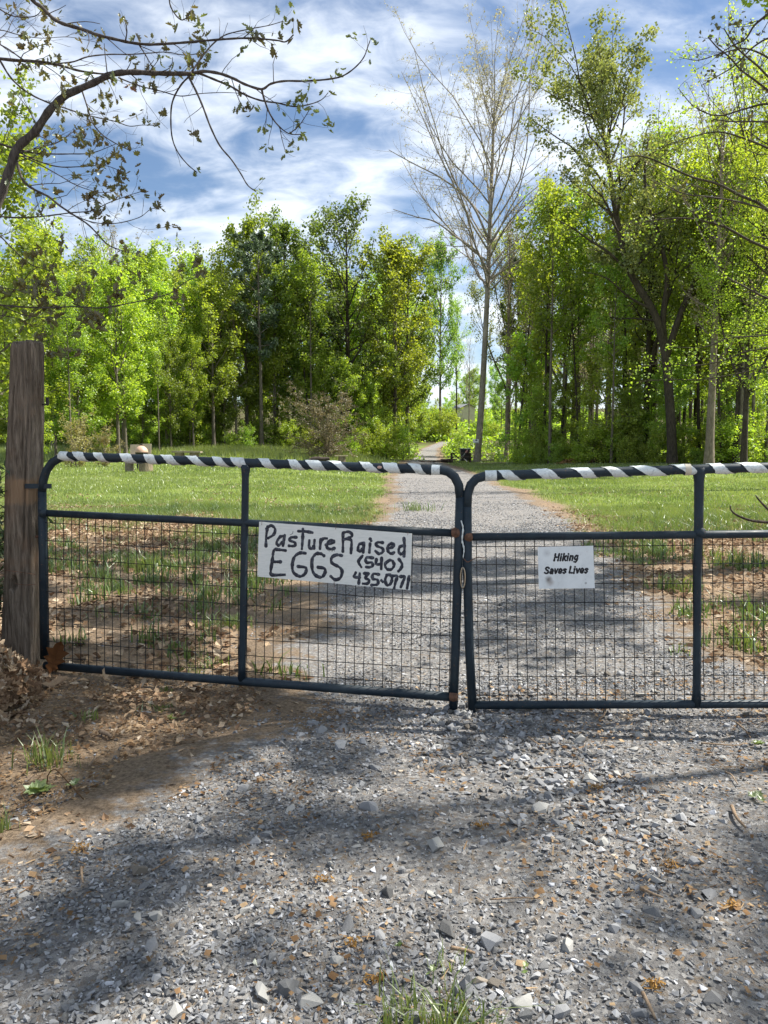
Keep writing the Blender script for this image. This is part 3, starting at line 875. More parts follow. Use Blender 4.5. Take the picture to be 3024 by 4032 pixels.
letters = [
 ('P', [[(165, 322), (168, 220), (182, 128)], [(168, 150), (215, 120), (252, 152), (240, 205), (185, 242)]]),
 ('a', [[(338, 220), (300, 230), (268, 282), (288, 310), (322, 278)], [(345, 212), (328, 315)]]),
 ('s', [[(460, 232), (402, 236), (396, 262), (446, 286), (436, 316), (384, 314)]]),
 ('T', [[(520, 152), (518, 240), (510, 345)], [(474, 174), (540, 176), (612, 188)]]),
 ('u', [[(582, 262), (580, 320), (600, 345), (626, 318)], [(632, 258), (626, 342)]]),
 ('r', [[(692, 250), (684, 344)], [(690, 278), (715, 246), (750, 244)]]),
 ('e', [[(738, 306), (800, 288), (820, 270), (790, 262), (755, 290), (752, 330), (790, 346), (826, 336)]]),
 ('R', [[(905, 188), (905, 280), (904, 372)], [(908, 188), (960, 180), (995, 212), (960, 240), (914, 254)], [(942, 246), (984, 262), (985, 330), (981, 386)]]),
 ('a', [[(1100, 290), (1060, 302), (1050, 350), (1070, 370), (1096, 340)], [(1106, 284), (1098, 380)]]),
 ('i', [[(1165, 292), (1158, 380)], [(1164, 244), (1176, 268)]]),
 ('s', [[(1290, 284), (1236, 282), (1226, 312), (1284, 340), (1286, 374), (1250, 390), (1216, 364)]]),
 ('e', [[(1330, 345), (1380, 326), (1396, 302), (1366, 295), (1336, 320), (1340, 370), (1370, 390), (1396, 378)]]),
 ('d', [[(1490, 238), (1496, 330), (1490, 418)], [(1488, 312), (1450, 326), (1440, 370), (1464, 395), (1488, 376)]]),
 ('E', [[(355, 360), (290, 352), (242, 358), (226, 460), (211, 560), (224, 594), (345, 592)], [(230, 468), (310, 468)]]),
 ('G', [[(545, 386), (490, 384), (440, 420), (418, 500), (430, 570), (490, 608), (540, 582), (548, 526), (470, 512)]]),
 ('G', [[(725, 412), (690, 390), (640, 396), (608, 450), (612, 550), (645, 600), (700, 615), (732, 572), (725, 532), (662, 520)]]),
 ('S', [[(895, 408), (840, 402), (796, 430), (800, 480), (870, 520), (896, 560), (880, 620), (830, 640), (786, 606)]]),
 ('(', [[(1092, 410), (1054, 465), (1080, 518)]]),
 ('5', [[(1195, 430), (1130, 428), (1130, 475), (1180, 475), (1190, 505), (1160, 520), (1126, 518)]]),
 ('4', [[(1226, 440), (1224, 490), (1272, 490)], [(1276, 428), (1272, 538)]]),
 ('0', [[(1350, 452), (1310, 490), (1325, 535), (1370, 540), (1395, 500), (1378, 458), (1350, 452)]]),
 (')', [[(1440, 440), (1472, 490), (1462, 530), (1436, 560)]]),
 ('4', [[(1028, 570), (1014, 612), (1068, 618)], [(1066, 580), (1056, 680)]]),
 ('3', [[(1106, 580), (1152, 582), (1120, 620), (1156, 645), (1140, 676), (1096, 678)]]),
 ('5', [[(1252, 590), (1196, 585), (1190, 630), (1236, 642), (1236, 684), (1176, 692)]]),
 ('dot', [[(1272, 646), (1288, 660)]]),
 ('0', [[(1328, 592), (1310, 640), (1326, 690), (1360, 680), (1376, 632), (1360, 597), (1328, 592)]]),
 ('7', [[(1378, 604), (1424, 606), (1410, 660), (1396, 724)]]),
 ('7', [[(1452, 610), (1498, 612), (1480, 660), (1460, 712)]]),
 ('1', [[(1540, 606), (1520, 724)]]),
]
bigset = set('EGS')
def brush(mb, px, hw, plane_pt, n):
    p = np.array([plane_pt(*q) for q in catmull(px, 7)])
    d = np.linalg.norm(np.diff(p, axis=0), axis=1)
    T = nrm(np.gradient(p, axis=0)); side = np.cross(T, n)
    m = len(p)
    # rounded ends
    ext = np.concatenate([[p[0] - T[0] * hw * .8], [p[0] - T[0] * hw * .5], p, [p[-1] + T[-1] * hw * .5], [p[-1] + T[-1] * hw * .8]])
    sd = np.concatenate([side[:1], side[:1], side, side[-1:], side[-1:]])
    ww = np.concatenate([[.35, .8], 1 + .16 * np.sin(np.arange(m) * .5 + px[0][0]) + .08 * np.sin(np.arange(m) * 1.3) + rg.normal(0, .06, m), [.8, .35]]) * hw
    hgt = np.concatenate([[.3, .7], np.ones(m), [.7, .3]]) * .0011
    a = np.linspace(0, 2 * PI, 8, endpoint=False); V = []
    for i in range(len(ext)):
        V.append(ext[i] + np.outer(np.cos(a) * ww[i], sd[i]) + np.outer(np.sin(a) * hgt[i], n))
    V = np.concatenate(V); k = 8
    F = [[i * k + j, i * k + (j + 1) % k, (i + 1) * k + (j + 1) % k, (i + 1) * k + j] for i in range(len(ext) - 1) for j in range(k)]
    mb.add(V, F)
for li, (ch, strokes) in enumerate(letters):
    mb = MB()
    hw = (.0090 if 13 <= li <= 16 else .0082) * 1.0
    for s in strokes: brush(mb, s, hw, lambda a, b: sg(a, b) + PS.n * .0022, PS.n)
    mb.part('letter', board, M_ink, True)
mb = MB(); brush(mb, [(425, 172), (420, 196), (396, 210)], .0014, lambda a, b: sg(a, b) + PS.n * .0022, PS.n)
mb.part('brush_mark', board, M_ink, True); mb = MB()
brush(mb, [(755, 352), (775, 366), (785, 352), (800, 368), (812, 352), (826, 366)], .0012, lambda a, b: sg(a, b) + PS.n * .0022, PS.n)
mb.part('brush_mark', board, M_ink, True)
for (a, b) in (((128, 70), (124, 115)), ((838, 100), (834, 156)), ((1526, 180), (1527, 212)), ((820, 660), (832, 760)), ((95, 600), (70, 606)), ((1500, 735), (1545, 775))):
    p0, p1 = sg(*a) + PS.n * .004, sg(*b) + PS.n * .004
    MB().tube(catmull([p0, (p0 + p1) / 2 + PS.n * .004 + PS.u * .002, p1], 4), .0011, 5).part('wire_tie', egg, M_rust)

# ------------------------------------------------------------------ hiking sign
PH = Plane((.42, 4.06), (1.95, 3.97), .03)
H0, HK = np.array([2080., 2120.]), 300. / 1659.
def hg(px, py): return PH.at(H0[0] + px * HK, H0[1] + py * HK)
hik = thing('hiking_sign', 'small weathered white placard reading Hiking Saves Lives on the right gate', 'sign', tuple(hg(830, 640)))
t = NT('weathered_placard')
oc = t.coord('Object')
c = t.mix(t.rng(t.noise(oc, 9, 5, .7), .4, .75, 0, .6), (.74, .78, .80), (.56, .60, .62))
c = t.mix(t.rng(t.noise(oc, 40, 4, .7), .58, .72, 0, .35), c, (.45, .45, .44))
def spot(c, px, py, rad, colr, k):
    p = hg(px, py) - hg(830, 640)
    vm = t.n('ShaderNodeVectorMath', operation='DISTANCE'); t.l(oc, vm.inputs[0]); vm.inputs[1].default_value = tuple(p)
    dn = t.math('ADD', vm.outputs['Value'], t.math('MULTIPLY', t.math('SUBTRACT', t.noise(oc, 60, 3), .5), .012))
    return t.mix(t.rng(dn, 0, rad, k, 0), c, colr)
c = spot(c, 440, 890, .026, (.12, .10, .09), .8)
c = spot(c, 480, 960, .03, (.25, .21, .19), .6)
c = spot(c, 1255, 970, .008, (.06, .06, .06), .8)
c = spot(c, 400, 320, .03, (.42, .44, .46), .5)
M_plac = t.bsdf(c, .45, None, spec=.4)
cr = np.array([hg(205, 188), hg(1415, 160), hg(1448, 1082), hg(230, 1098)])
mb = MB(); fr, bk = cr + PH.n * .0015, cr - PH.n * .002
mb.add(np.concatenate([fr, bk]), [[3, 2, 1, 0], [4, 5, 6, 7]] + [[i, (i + 1) % 4, 4 + (i + 1) % 4, 4 + i] for i in range(4)])
plac = mb.part('placard', hik, M_plac)
M_black = plain_mat('black_print', (.012, .012, .018), .5, .1)
GLYPH = {
 'H': (112, [[(17, 0), (17, 155)], [(85, 0), (85, 155)], [(17, 80), (85, 80)]]), 'i': (44, [[(16, 0), (16, 106)], [(16, 140), (16, 148)]]),
 'k': (80, [[(16, 0), (16, 155)], [(64, 106), (24, 58)], [(30, 66), (66, 0)]]), 'n': (86, [[(16, 0), (16, 106)], [(18, 84), (38, 102), (60, 84), (60, 0)]]),
 'g': (84, [[(60, 106), (60, 40), (58, -16), (38, -34), (12, -28)], [(58, 90), (36, 104), (16, 78), (16, 36), (36, 12), (58, 26)]]),
 'S': (98, [[(80, 120), (52, 146), (20, 124), (30, 92), (68, 66), (76, 32), (46, 8), (12, 30)]]),
 'a': (84, [[(18, 86), (36, 104), (58, 88), (60, 0)], [(58, 60), (26, 50), (14, 24), (32, 8), (56, 24)]]), 'v': (78, [[(10, 106), (34, 8)], [(34, 8), (64, 106)]]),
 'e': (82, [[(20, 54), (60, 56), (56, 92), (36, 104), (16, 80), (16, 30), (36, 8), (60, 26)]]), 's': (78, [[(60, 84), (38, 102), (16, 82), (36, 58), (58, 34), (36, 8), (12, 24)]]),
 'L': (82, [[(16, 155), (16, 12)], [(16, 14), (70, 14)]]), ' ': (38, [])}
def lettering(text, parent, x0, y0, x1, y1):
    tot = sum(GLYPH[c][0] for c in text); k = (x1 - x0) / tot; adv = 0
    for c in text:
        w, st_ = GLYPH[c]
        if st_:
            mb = MB()
            for s_ in st_:
                P_ = [(x0 + (adv + x) * k + .21 * y, y0 + (y1 - y0) * (adv + x) / tot - y) for x, y in s_]
                if len(P_) == 2: P_ = [P_[0], ((P_[0][0] + P_[1][0]) / 2, (P_[0][1] + P_[1][1]) / 2), P_[1]]
                brush(mb, P_, .0047, lambda a, b: hg(a, b) + PH.n * .0021, PH.n)
            mb.part('letter', parent, M_black, True)
        adv += w
lettering('Hiking', plac, 540, 488, 1085, 476)
lettering('Saves Lives', plac, 335, 772, 1300, 756)
for (px, py) in ((404, 328), (1285, 288), (440, 900), (1245, 888)):
    MB().lathe(hg(px, py) + PH.n * .0016, [(.0028, -.001), (.0028, .0012), (.0006, .0022)], 10, 'y').part('screw', hik, M_rust, True)

# ------------------------------------------------------------------ wooden post
YP = 4.62
post = thing('gate_post', 'weathered round wooden post with knot hole at the left of the gates', 'post', (-2.25, YP, 0))
zt = vpt(60, 740, YP)[2]
k, m = 72, 150
rows = [(1480, 4, 90), (1400, 6, 88), (1250, 10, 86), (1100, 12, 88), (1000, 14, 92), (900, 20, 95), (820, 23, 94.5), (760, 24.5, 95), (740, 26, 95)]
zc = np.array([vpt(0, a, YP)[2] for a, _, _ in rows])
xl = np.array([vpt(b, a, YP)[0] for a, b, _ in rows]); xr = np.array([vpt(c, a, YP)[0] for a, _, c in rows])
zs = np.linspace(-.15, zt, m)
cxp = np.interp(zs, zc, (xl + xr) / 2); rp = np.interp(zs, zc, (xr - xl) / 2) - .010
th = np.linspace(0, 2 * PI, k, endpoint=False)
TH, ZS = np.meshgrid(th, zs)
def pn(a, z, fa, fz, sd): return vnoise(np.cos(a) * fa + 5, np.sin(a) * fa + z * fz + 9, 1.0, sd) - .5
RR = rp[:, None] * (1 + .05 * pn(TH, ZS, 1.6, .5, 3)) + .022 * np.abs(pn(TH, ZS, 9, .35, 4)) - .004 + .016 * pn(TH, ZS, 14, 1.2, 5) + .009 * pn(TH, ZS, 22, 5., 6)
crack = np.abs(((TH - 4.35 + .08 * np.sin(ZS * 5)) + PI) % (2 * PI) - PI)
RR = RR - .022 * np.exp(-(crack / .045) ** 2) * smooth(1.1, 1.5, ZS)
crack2 = np.abs(((TH - 5.2 + .06 * np.sin(ZS * 4)) + PI) % (2 * PI) - PI)
RR = RR - .016 * np.exp(-(crack2 / .04) ** 2) * smooth(.3, .6, ZS) * smooth(1.5, 1.2, ZS)
hz, ha = vpt(37, 1255, YP)[2], 4.62
dh = np.sqrt((((TH - ha + PI) % (2 * PI) - PI) * .105 / .022) ** 2 + ((ZS - hz) / .048) ** 2)
RR = RR - .055 * smooth(1.1, .75, dh)
top_dish = smooth(zt - .02, zt, ZS)
RR = RR - .012 * top_dish
PX = cxp[:, None] + RR * np.cos(TH); PY = YP + RR * np.sin(TH); PZ = ZS + .02 * pn(TH, ZS * 0, 1.2, 0, 8) * smooth(1.6, zt, ZS)
v = np.column_stack([PX.ravel(), PY.ravel(), PZ.ravel()])
v = np.concatenate([v, [[cxp[-1], YP, zt + .012]]])
ii, jj = np.meshgrid(np.arange(k), np.arange(m - 1))
f4 = np.stack([jj * k + ii, jj * k + (ii + 1) % k, (jj + 1) * k + (ii + 1) % k, (jj + 1) * k + ii], -1).reshape(-1, 4)
f3 = np.array([[(m - 1) * k + i, (m - 1) * k + (i + 1) % k, m * k] for i in range(k)])
t = NT('weathered_post_wood')
oc = t.coord('Object')
g1 = t.noise(t.coord('Object', (14, 14, 1.1)), 3.2, 7, .7, .6)
g2 = t.noise(t.coord('Object', (26, 26, 2.2)), 4, 5, .7, .2)
c = t.ramp(g1, [(.25, (.05, .041, .033)), (.45, (.16, .13, .10)), (.62, (.29, .24, .19)), (.8, (.42, .37, .30))])
c = t.mix(t.rng(g2, .52, .68, 0, .7), c, (.05, .037, .028))
c = t.mix(t.rng(t.noise(oc, 3.5, 4), .5, .72, 0, .55), c, (.215, .125, .075))
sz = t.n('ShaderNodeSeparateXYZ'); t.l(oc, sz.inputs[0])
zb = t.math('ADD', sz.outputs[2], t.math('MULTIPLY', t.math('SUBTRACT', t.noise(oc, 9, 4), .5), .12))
dapple_band = t.math('MULTIPLY', t.rng(zb, 1.02, 1.07), t.rng(zb, 1.17, 1.22, 1, 0))
c = t.mix(t.math('MULTIPLY', dapple_band, .7), c, (.36, .235, .14))  # paler tan band: patch of dappled sun put into the wood colour
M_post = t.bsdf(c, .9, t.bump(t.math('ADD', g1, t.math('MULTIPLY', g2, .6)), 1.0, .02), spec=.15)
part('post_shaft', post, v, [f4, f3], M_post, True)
hk = pt(187, 1580, YP)
mb = MB(); mb.box(hk + (0, 0, 0), (.012, .02, .045)); mb.box(hk + np.array([-.014, 0, -.02]), (.03, .012, .008))
mb.part('hook', post, plain_mat('black_iron', (.02, .018, .017), .6))
MB().tube(catmull([pt(168, 1652, YP - .1), pt(185, 1668, YP - .12), pt(200, 1682, YP - .12)], 3), .0016, 5).part('wire_end', post, M_rust)
MB().tube(catmull([pt(5, 2243, YP - .11), pt(60, 2250, YP - .13), pt(140, 2262, YP - .12)], 4), .002, 5).part('wire_end', post, M_rust)
MB().tube(catmull([pt(60, 2298, YP - .13), pt(100, 2303, YP - .135), pt(142, 2300, YP - .12)], 4), .002, 5).part('wire_end', post, M_rust)

# ------------------------------------------------------------------ heap of dead leaves at the post
rl = np.random.default_rng(33)
heap = thing('leaf_heap', 'heap of dry tan oak leaves against the foot of the wooden post', 'leaf pile', (-2.25, 4.0, 0))
HC = np.array([-2.33, 3.98])
def heap_z(x, y):
    d = np.sqrt(((x - HC[0]) / .46) ** 2 + ((y - HC[1]) / .62) ** 2)
    return ground_z(x, y) + .36 * np.clip(1 - d ** 1.7, 0, 1) * (0.85 + .3 * vnoise(x, y, .15, 7))
oakm = [leaf_geom('oak', rl.uniform(.3, 1.1), rl.uniform(.2, .9), i) for i in range(8)]
hx = rl.normal(HC[0], .26, 2600); hy = rl.normal(HC[1], .34, 2600)
okk = (((hx - HC[0]) / .5) ** 2 + ((hy - HC[1]) / .68) ** 2) < 1
hx, hy = hx[okk], hy[okk]; n = len(hx)
pos = np.column_stack([hx, hy, heap_z(hx, hy) - .03 + rl.random(n) * .035])
v, f, c = scatter_mesh([(a, b) for a, b in oakm[:4]], pos, rl.uniform(.05, .09, n), rots(n, rl, .7), rl, rl.random(n)[:, None])
part('packed_leaves', heap, v, f, M_dry, False, {'tint': (c[:, 0], 'POINT')}, kind='stuff')
leaf_ms = []
for a, b in oakm:
    for tn in (.3, .55, .75, .95):
        leaf_ms.append(mesh('leaf', a, b, M_dry, False, {'tint': (np.full(len(a), tn), 'POINT')}))
for i in range(240):
    d = rl.normal(0, 1, 2) * np.array([.24, .30]); x_, y_ = HC + d
    if (d[0] / .5) ** 2 + (d[1] / .68) ** 2 > 1.05: continue
    s = float(rl.uniform(.06, .105))
    o = link('leaf', leaf_ms[int(rl.integers(len(leaf_ms)))], heap, np.array([x_, y_, float(heap_z(x_, y_)) + rl.uniform(0, .025)]) - np.array(heap.location))
    o.rotation_euler = (rl.normal(0, .7), rl.normal(0, .6), rl.uniform(0, 6.28)); o.scale = (s, s, s)
# big oak leaf caught in the corner of the gate
big = thing('oak_leaf', 'large orange brown oak leaf caught on the wire by the gate corner', 'leaf', tuple(PL.v(125, 1420) + PL.n * .03))
o = link('blade', mesh('blade', *leaf_geom('oak', .5, .5, 3), dry_mat('rust_leaf', [(0, (.12, .05, .02)), (1, (.30, .14, .06))]), False, None), big)
o.rotation_euler = (1.25, .35, .3); o.scale = (.19, .19, .19)
lone = thing('oak_leaf', 'curled pale brown oak leaf lying on the dirt under the left gate', 'leaf', tuple(pt(410, 2675, 4.12)))
o = link('blade', leaf_ms[14], lone); o.rotation_euler = (.5, .6, 1.2); o.scale = (.10, .10, .10)
lone = thing('oak_leaf', 'tan oak leaf flat on the bare soil beside the leaf heap', 'leaf', tuple(pt(215, 2705, 3.98) + np.array([0, 0, .01])))
o = link('blade', leaf_ms[9], lone); o.rotation_euler = (.1, .2, -1.1); o.scale = (.13, .13, .13)
# ------------------------------------------------------------------ tree growing
def polyl(start, d, length, rad, n, wob, trop, r, taper=.25, droop=0.0):
    """M branches at once -> P (M,n,3), R (M,n)"""
    M = len(start)
    P = np.zeros((M, n, 3)); P[:, 0] = start
    D = nrm(d.copy()); step = (length / (n - 1))[:, None]
    for i in range(1, n):
        D = D + r.normal(0, wob, (M, 3)); D[:, 2] += trop - droop * i / n
        D = nrm(D); P[:, i] = P[:, i - 1] + D * step
    s = np.linspace(0, 1, n)[None]
    return P, rad[:, None] * (1 - (1 - taper) * s)
def spawn(P, R, length, S, t0, t1, ang, angj, lf, lfj, rf, r, flat=0.0):
    M, n = P.shape[:2]
    tt = (t0 + (t1 - t0) * (np.arange(S)[None] + r.random((M, S))) / S)
    fi = tt * (n - 1); i0 = np.clip(fi.astype(int), 0, n - 2); fr = (fi - i0)[..., None]
    m = np.arange(M)[:, None]
    A, B = P[m, i0], P[m, i0 + 1]
    pos = A + (B - A) * fr; tan = nrm(B - A)
    rad = (R[m, i0] + (R[m, i0 + 1] - R[m, i0]) * fr[..., 0])
    rv = r.normal(size=(M, S, 3)); rv[..., 2] *= (1 - flat)
    perp = nrm(rv - (rv * tan).sum(-1, keepdims=True) * tan)
    a = np.radians(r.normal(ang, angj, (M, S)))[..., None]
    d = tan * np.cos(a) + perp * np.sin(a)
    ln = length[:, None] * lf * (1 - .55 * tt) * r.uniform(1 - lfj, 1 + lfj, (M, S))
    return pos.reshape(-1, 3), d.reshape(-1, 3), ln.ravel(), (rad * rf).ravel()
PROFILE = {
    'oval': lambda s: np.sin(PI * np.clip(.10 + .86 * s, 0, 1)) ** .7,
    'vase': lambda s: np.clip(.35 + 1.0 * s, 0, 1) * np.clip((1.04 - s) * 2.4, .15, 1),
    'cone': lambda s: np.clip(1.05 - s, .05, 1),
    'round': lambda s: np.sqrt(np.clip(1 - (2 * s - .85) ** 2 / 1.5, .04, 1)),
    'tulip': lambda s: np.clip(.80 + 2.2 * s, 0, 1) * np.clip(1.15 - .95 * s, .18, 1),
    'tall': lambda s: np.clip(.55 + .6 * np.sin(PI * s), 0, 1) * np.clip((1.05 - s) * 3, .2, 1),
}
def grow(seed, H, r0, L, cb=.3, nl=26, a0=65, a1=25, prof='oval', S1=6, S2=4, lf1=.5, lf2=.45, trop=.06, wob=.14,
         leaves=9000, lsize=.16, ljit=.22, top=(0, 0), path=None, dead=0, droop=0., leafy_from=0.0, lstretch=1.0, tw=1.0, forks=0, sag=0., tpow=1.0):
    r = np.random.default_rng(seed)
    if path is None:
        n = 14; s = np.linspace(0, 1, n)[:, None]
        w = np.cumsum(r.normal(0, .012 * H / 3, (n, 3)), 0) * .35; w[:, 2] = 0; w -= w[0]
        path = s * np.array([top[0], top[1], H]) + w * s
    path = np.asarray(path, float)
    tp = path[None]; n = len(path)
    s = np.linspace(0, 1, n)
    rt = r0 * ((1 - s) ** .85 * .93 + .07); rt[0] *= 1.35
    if n > 3: rt[1] *= 1.04
    groups = [(tp, rt[None], 9)]
    stems = [(tp, rt[None])]
    if forks:
        p, d, ln, ra = spawn(tp, rt[None], np.array([H]), forks, max(.12, cb - .12), cb + .2, 28, 6, .62, .15, .72, r)
        P, R = polyl(p, d, ln, ra, 10, .09, .08, r, .1); groups.append((P, R, 7)); stems += [(P[i:i + 1], R[i:i + 1]) for i in range(len(P))]
    allP = []
    for si, (SP, SR) in enumerate(stems):
        k = nl if si == 0 else max(6, nl // 2)
        c0 = cb if si == 0 else .3
        t_ = c0 + (1 - c0) * ((np.arange(k) + r.random(k)) / k) ** tpow * .985
        fi = t_ * (SP.shape[1] - 1); i0 = np.clip(fi.astype(int), 0, SP.shape[1] - 2); fr = (fi - i0)[:, None]
        pos = SP[0, i0] * (1 - fr) + SP[0, i0 + 1] * fr
        rad = SR[0, i0] * (1 - fr[:, 0]) + SR[0, i0 + 1] * fr[:, 0]
        sc = (t_ - c0) / (1 - c0)
        az = np.arange(k) * 2.39996 + r.uniform(0, 6.28) + r.normal(0, .35, k)
        el = PI / 2 - np.radians(a0 + (a1 - a0) * sc + r.normal(0, 7, k))
        d = np.stack([np.cos(az) * np.cos(el), np.sin(az) * np.cos(el), np.sin(el)], 1)
        ln = L * PROFILE[prof](sc) * r.uniform(.72, 1.15, k) * (1 if si == 0 else .7)
        P, R = polyl(pos, d, ln / np.maximum(np.cos(el), .45), np.minimum(rad * .55, .035 * ln + .012) * tw, 8, wob, trop, r, .22, droop)
        groups.append((P, R, 5)); allP.append((P, R, ln))
    P = np.concatenate([a[0] for a in allP]); R = np.concatenate([a[1] for a in allP]); ln = np.concatenate([a[2] for a in allP])
    p, d, l1, ra = spawn(P, R, ln, S1, .18, 1.0, 42, 12, lf1, .3, .55, r)
    P1, R1 = polyl(p, d, l1, np.maximum(ra, .006) * tw, 5, wob * 1.1, trop * .7 - sag, r, .3, droop); groups.append((P1, R1, 4))
    P2 = None
    if S2:
        p, d, l2, ra = spawn(P1, R1, l1, S2, .2, 1.0, 42, 14, lf2, .3, .6, r)
        P2, R2 = polyl(p, d, np.maximum(l2, .12), np.maximum(ra, .004) * tw, 4, wob * 1.3, trop * .5 - sag, r, .4, droop); groups.append((P2, R2, 3))
    V, F, off = [], [], 0
    for (a, b, k) in groups:
        v, f = tubes(a, b, k); V.append(v); F.append(f + off); off += len(v)
    wv, wf = np.concatenate(V), np.concatenate(F)
    tw_ = P2 if P2 is not None else P1
    lv_, lf_, lt = None, None, None
    if leaves:
        m = r.integers(0, len(tw_), leaves); u = r.random(leaves) * (tw_.shape[1] - 1)
        # leave some twigs thin so the crown has holes
        dens = r.random(len(tw_)) ** .6; keep = r.random(leaves) < dens[m]
        m, u = m[keep], u[keep]; i0 = np.minimum(u.astype(int), tw_.shape[1] - 2); fr = (u - i0)[:, None]
        c = tw_[m, i0] * (1 - fr) + tw_[m, i0 + 1] * fr + r.normal(0, ljit, (len(m), 3))
        if leafy_from > 0: c = c[c[:, 2] > leafy_from * H]
        lv_, lf_, lt = leaf_quads(c, lsize, r, lstretch)
    return wv, wf, lv_, lf_, lt
def leaf_quads(c, size, r, stretch=1.0):
    n = len(c)
    a = nrm(r.normal(size=(n, 3)) + np.array([0, 0, -.35])); b = r.normal(size=(n, 3)); b[:, 2] *= .5
    b = nrm(b - (a * b).sum(1, keepdims=True) * a)
    s = (size * r.uniform(.6, 1.3, n))[:, None]
    a2 = a * s * stretch; b2 = b * s * .46 / stretch ** .5
    nn = np.cross(a, b) * s * .10
    v = np.stack([c - a2 * .5, c + b2 * .9 - a2 * .05 + nn, c + a2 * .55, c - b2 * .9 - a2 * .05 + nn], 1).reshape(-1, 3)
    f = np.arange(4 * n).reshape(-1, 4)
    return v, f, np.repeat(np.clip(r.normal(.5, .28, n), 0, 1), 4)

BARK = {
    'grey': bark_mat('grey_bark', (.075, .062, .050), (.19, .165, .135), 1.0),
    'dark': bark_mat('dark_bark', (.030, .025, .020), (.085, .070, .055), 1.0),
    'pale': bark_mat('pale_bark', (.24, .21, .17), (.47, .43, .37), 1.0),
    'tulip': bark_mat('tulip_bark', (.145, .125, .103), (.33, .295, .25), 1.2),
    'twig': bark_mat('grey_twig_bark', (.13, .105, .08), (.27, .225, .18), 1.0),
}
LEAF = {
    'spring': leaf_mat('spring_leaf', (.15, .255, .026), (.33, .44, .05), .58),
    'yellow': leaf_mat('yellow_green_leaf', (.19, .28, .022), (.40, .48, .048), .58),
    'green': leaf_mat('full_green_leaf', (.10, .20, .034), (.235, .35, .06), .54),
    'blue': leaf_mat('bluish_green_leaf', (.085, .155, .045), (.20, .275, .090), .48),
    'pine': leaf_mat('pine_needle', (.05, .095, .05), (.13, .18, .10), .3, (1.1, 1.15, .7)),
    'bud': leaf_mat('pale_bud', (.25, .23, .15), (.42, .39, .27), .45, (1.2, 1.15, .7)),
    'willow': leaf_mat('pale_fresh_leaf', (.16, .23, .06), (.32, .37, .125), .5, (1.25, 1.2, .6)),
    'brownbud': leaf_mat('brown_bud', (.13, .105, .06), (.24, .20, .11), .35, (1.2, 1.1, .7)),
    'tanbush': leaf_mat('tan_bud_leaf', (.20, .17, .055), (.36, .31, .11), .45, (1.2, 1.1, .6)),
}
class Kind:
    def __init__(self, bark, leaf, **k):
        wv, wf, lv_, lf_, lt = grow(**k)
        self.H = float(np.percentile(wv[:, 2], 99.7))
        self.wood = mesh('trunk', wv, wf, BARK[bark], True)
        self.leaf = mesh('crown', lv_, lf_, LEAF[leaf], False, {'tint': (lt, 'POINT')}) if lv_ is not None else None
    def place(self, name, label, cat, x, y, H=None, rz=0., group=None, wide=1.0, z=None, sink=.15):
        s = (H or self.H) / self.H
        o = tag(link(name, None, None, (x, y, float(ground_z(x, y)) - sink if z is None else z), (0, 0, rz)), label, cat, group)
        o.scale = (s * wide, s * wide, s)
        link('trunk', self.wood, o)
        if self.leaf is not None: link('crown', self.leaf, o)
        return o
def X(vx, Y): return (vx / 2.1602 - 384.) / FPX * Y
def Htop(vy, x, Y): return float(vpt(800, vy, Y)[2] - ground_z(x, Y)) + .15

# ------------------------------------------------------------------ the tall half-bare tulip tree by the picnic table
YT = 62.0
xb = X(1032, YT); zb_ = float(ground_z(xb, YT)) - .1
path = np.array([vpt(a, b, YT) for a, b in ((1030, 1001), (1034, 960), (1041, 860), (1048, 740), (1055, 600), (1058, 500), (1062, 380), (1066, 260), (1065, 300), (1067, 262))])
path[:, 1] += np.array([0, 0, 0, .1, .2, .1, -.1, -.2, 0, 0])
base = np.array([xb, YT, zb_]); path = catmull(path - base, 3); path[0, 2] = 0
H_ = path[-1, 2]
tul = thing('tulip_tree', 'tall nearly bare tree with pale buds and a straight grey trunk by the picnic table', 'tree', base)
wv, wf, lv_, lf_, lt = grow(11, H_, .30, 9.6, tpow=1.45, cb=.42, nl=42, a0=52, a1=18, prof='tulip', S1=12, S2=9, lf1=.52, lf2=.48, trop=.05, wob=.10, leaves=11000, lsize=.12, ljit=.07, path=path, lstretch=1.6, tw=.85)
tul_tr = link('trunk', mesh('trunk', wv, wf, BARK['tulip'], True), tul)
link('crown', mesh('crown', lv_, lf_, LEAF['bud'], False, {'tint': (lt, 'POINT')}), tul)
# low bare limbs drawn from the photograph
def limbs(parent, base, tr, Y, mat, twigs=5, seed=3, name='branch', yjit=.02, k=6, tip=.25, tlen=.35):
    """traced limbs: list of (points [(vx, vy)], radius m, depth shift)"""
    r = np.random.default_rng(seed); out = []
    for pts_, rad, dy in tr:
        P = np.array([vpt(a, b, Y + dy * i / max(1, len(pts_) - 1)) for i, (a, b) in enumerate(pts_)])
        P[1:] += r.normal(0, yjit, (len(P) - 1, 3)) * np.array([.3, 1, .3])
        P = catmull(P, 4)
        R = rad * (1 - (1 - tip) * np.linspace(0, 1, len(P)))
        mb = MB().tube(P, R, k)
        ln = np.linalg.norm(np.diff(P, axis=0), axis=1).sum()
        if twigs:
            p, d, l1, ra = spawn(P[None], R[None], np.array([ln]), twigs, .15, 1.0, 45, 14, tlen, .4, .45, r)
            P1, R1 = polyl(p, d, l1, ra, 5, .14, .02, r, .3)
            v, f = tubes(P1, R1, 4); mb.add(v, f)
            p, d, l2, ra = spawn(P1, R1, l1, 3, .2, 1., 42, 14, .4, .4, .6, r)
            P2, R2 = polyl(p, d, l2, ra, 4, .15, .02, r, .4)
            v, f = tubes(P2, R2, 3); mb.add(v, f)
        mb.part(name, parent, mat, True); out.append((P, R))
    return out
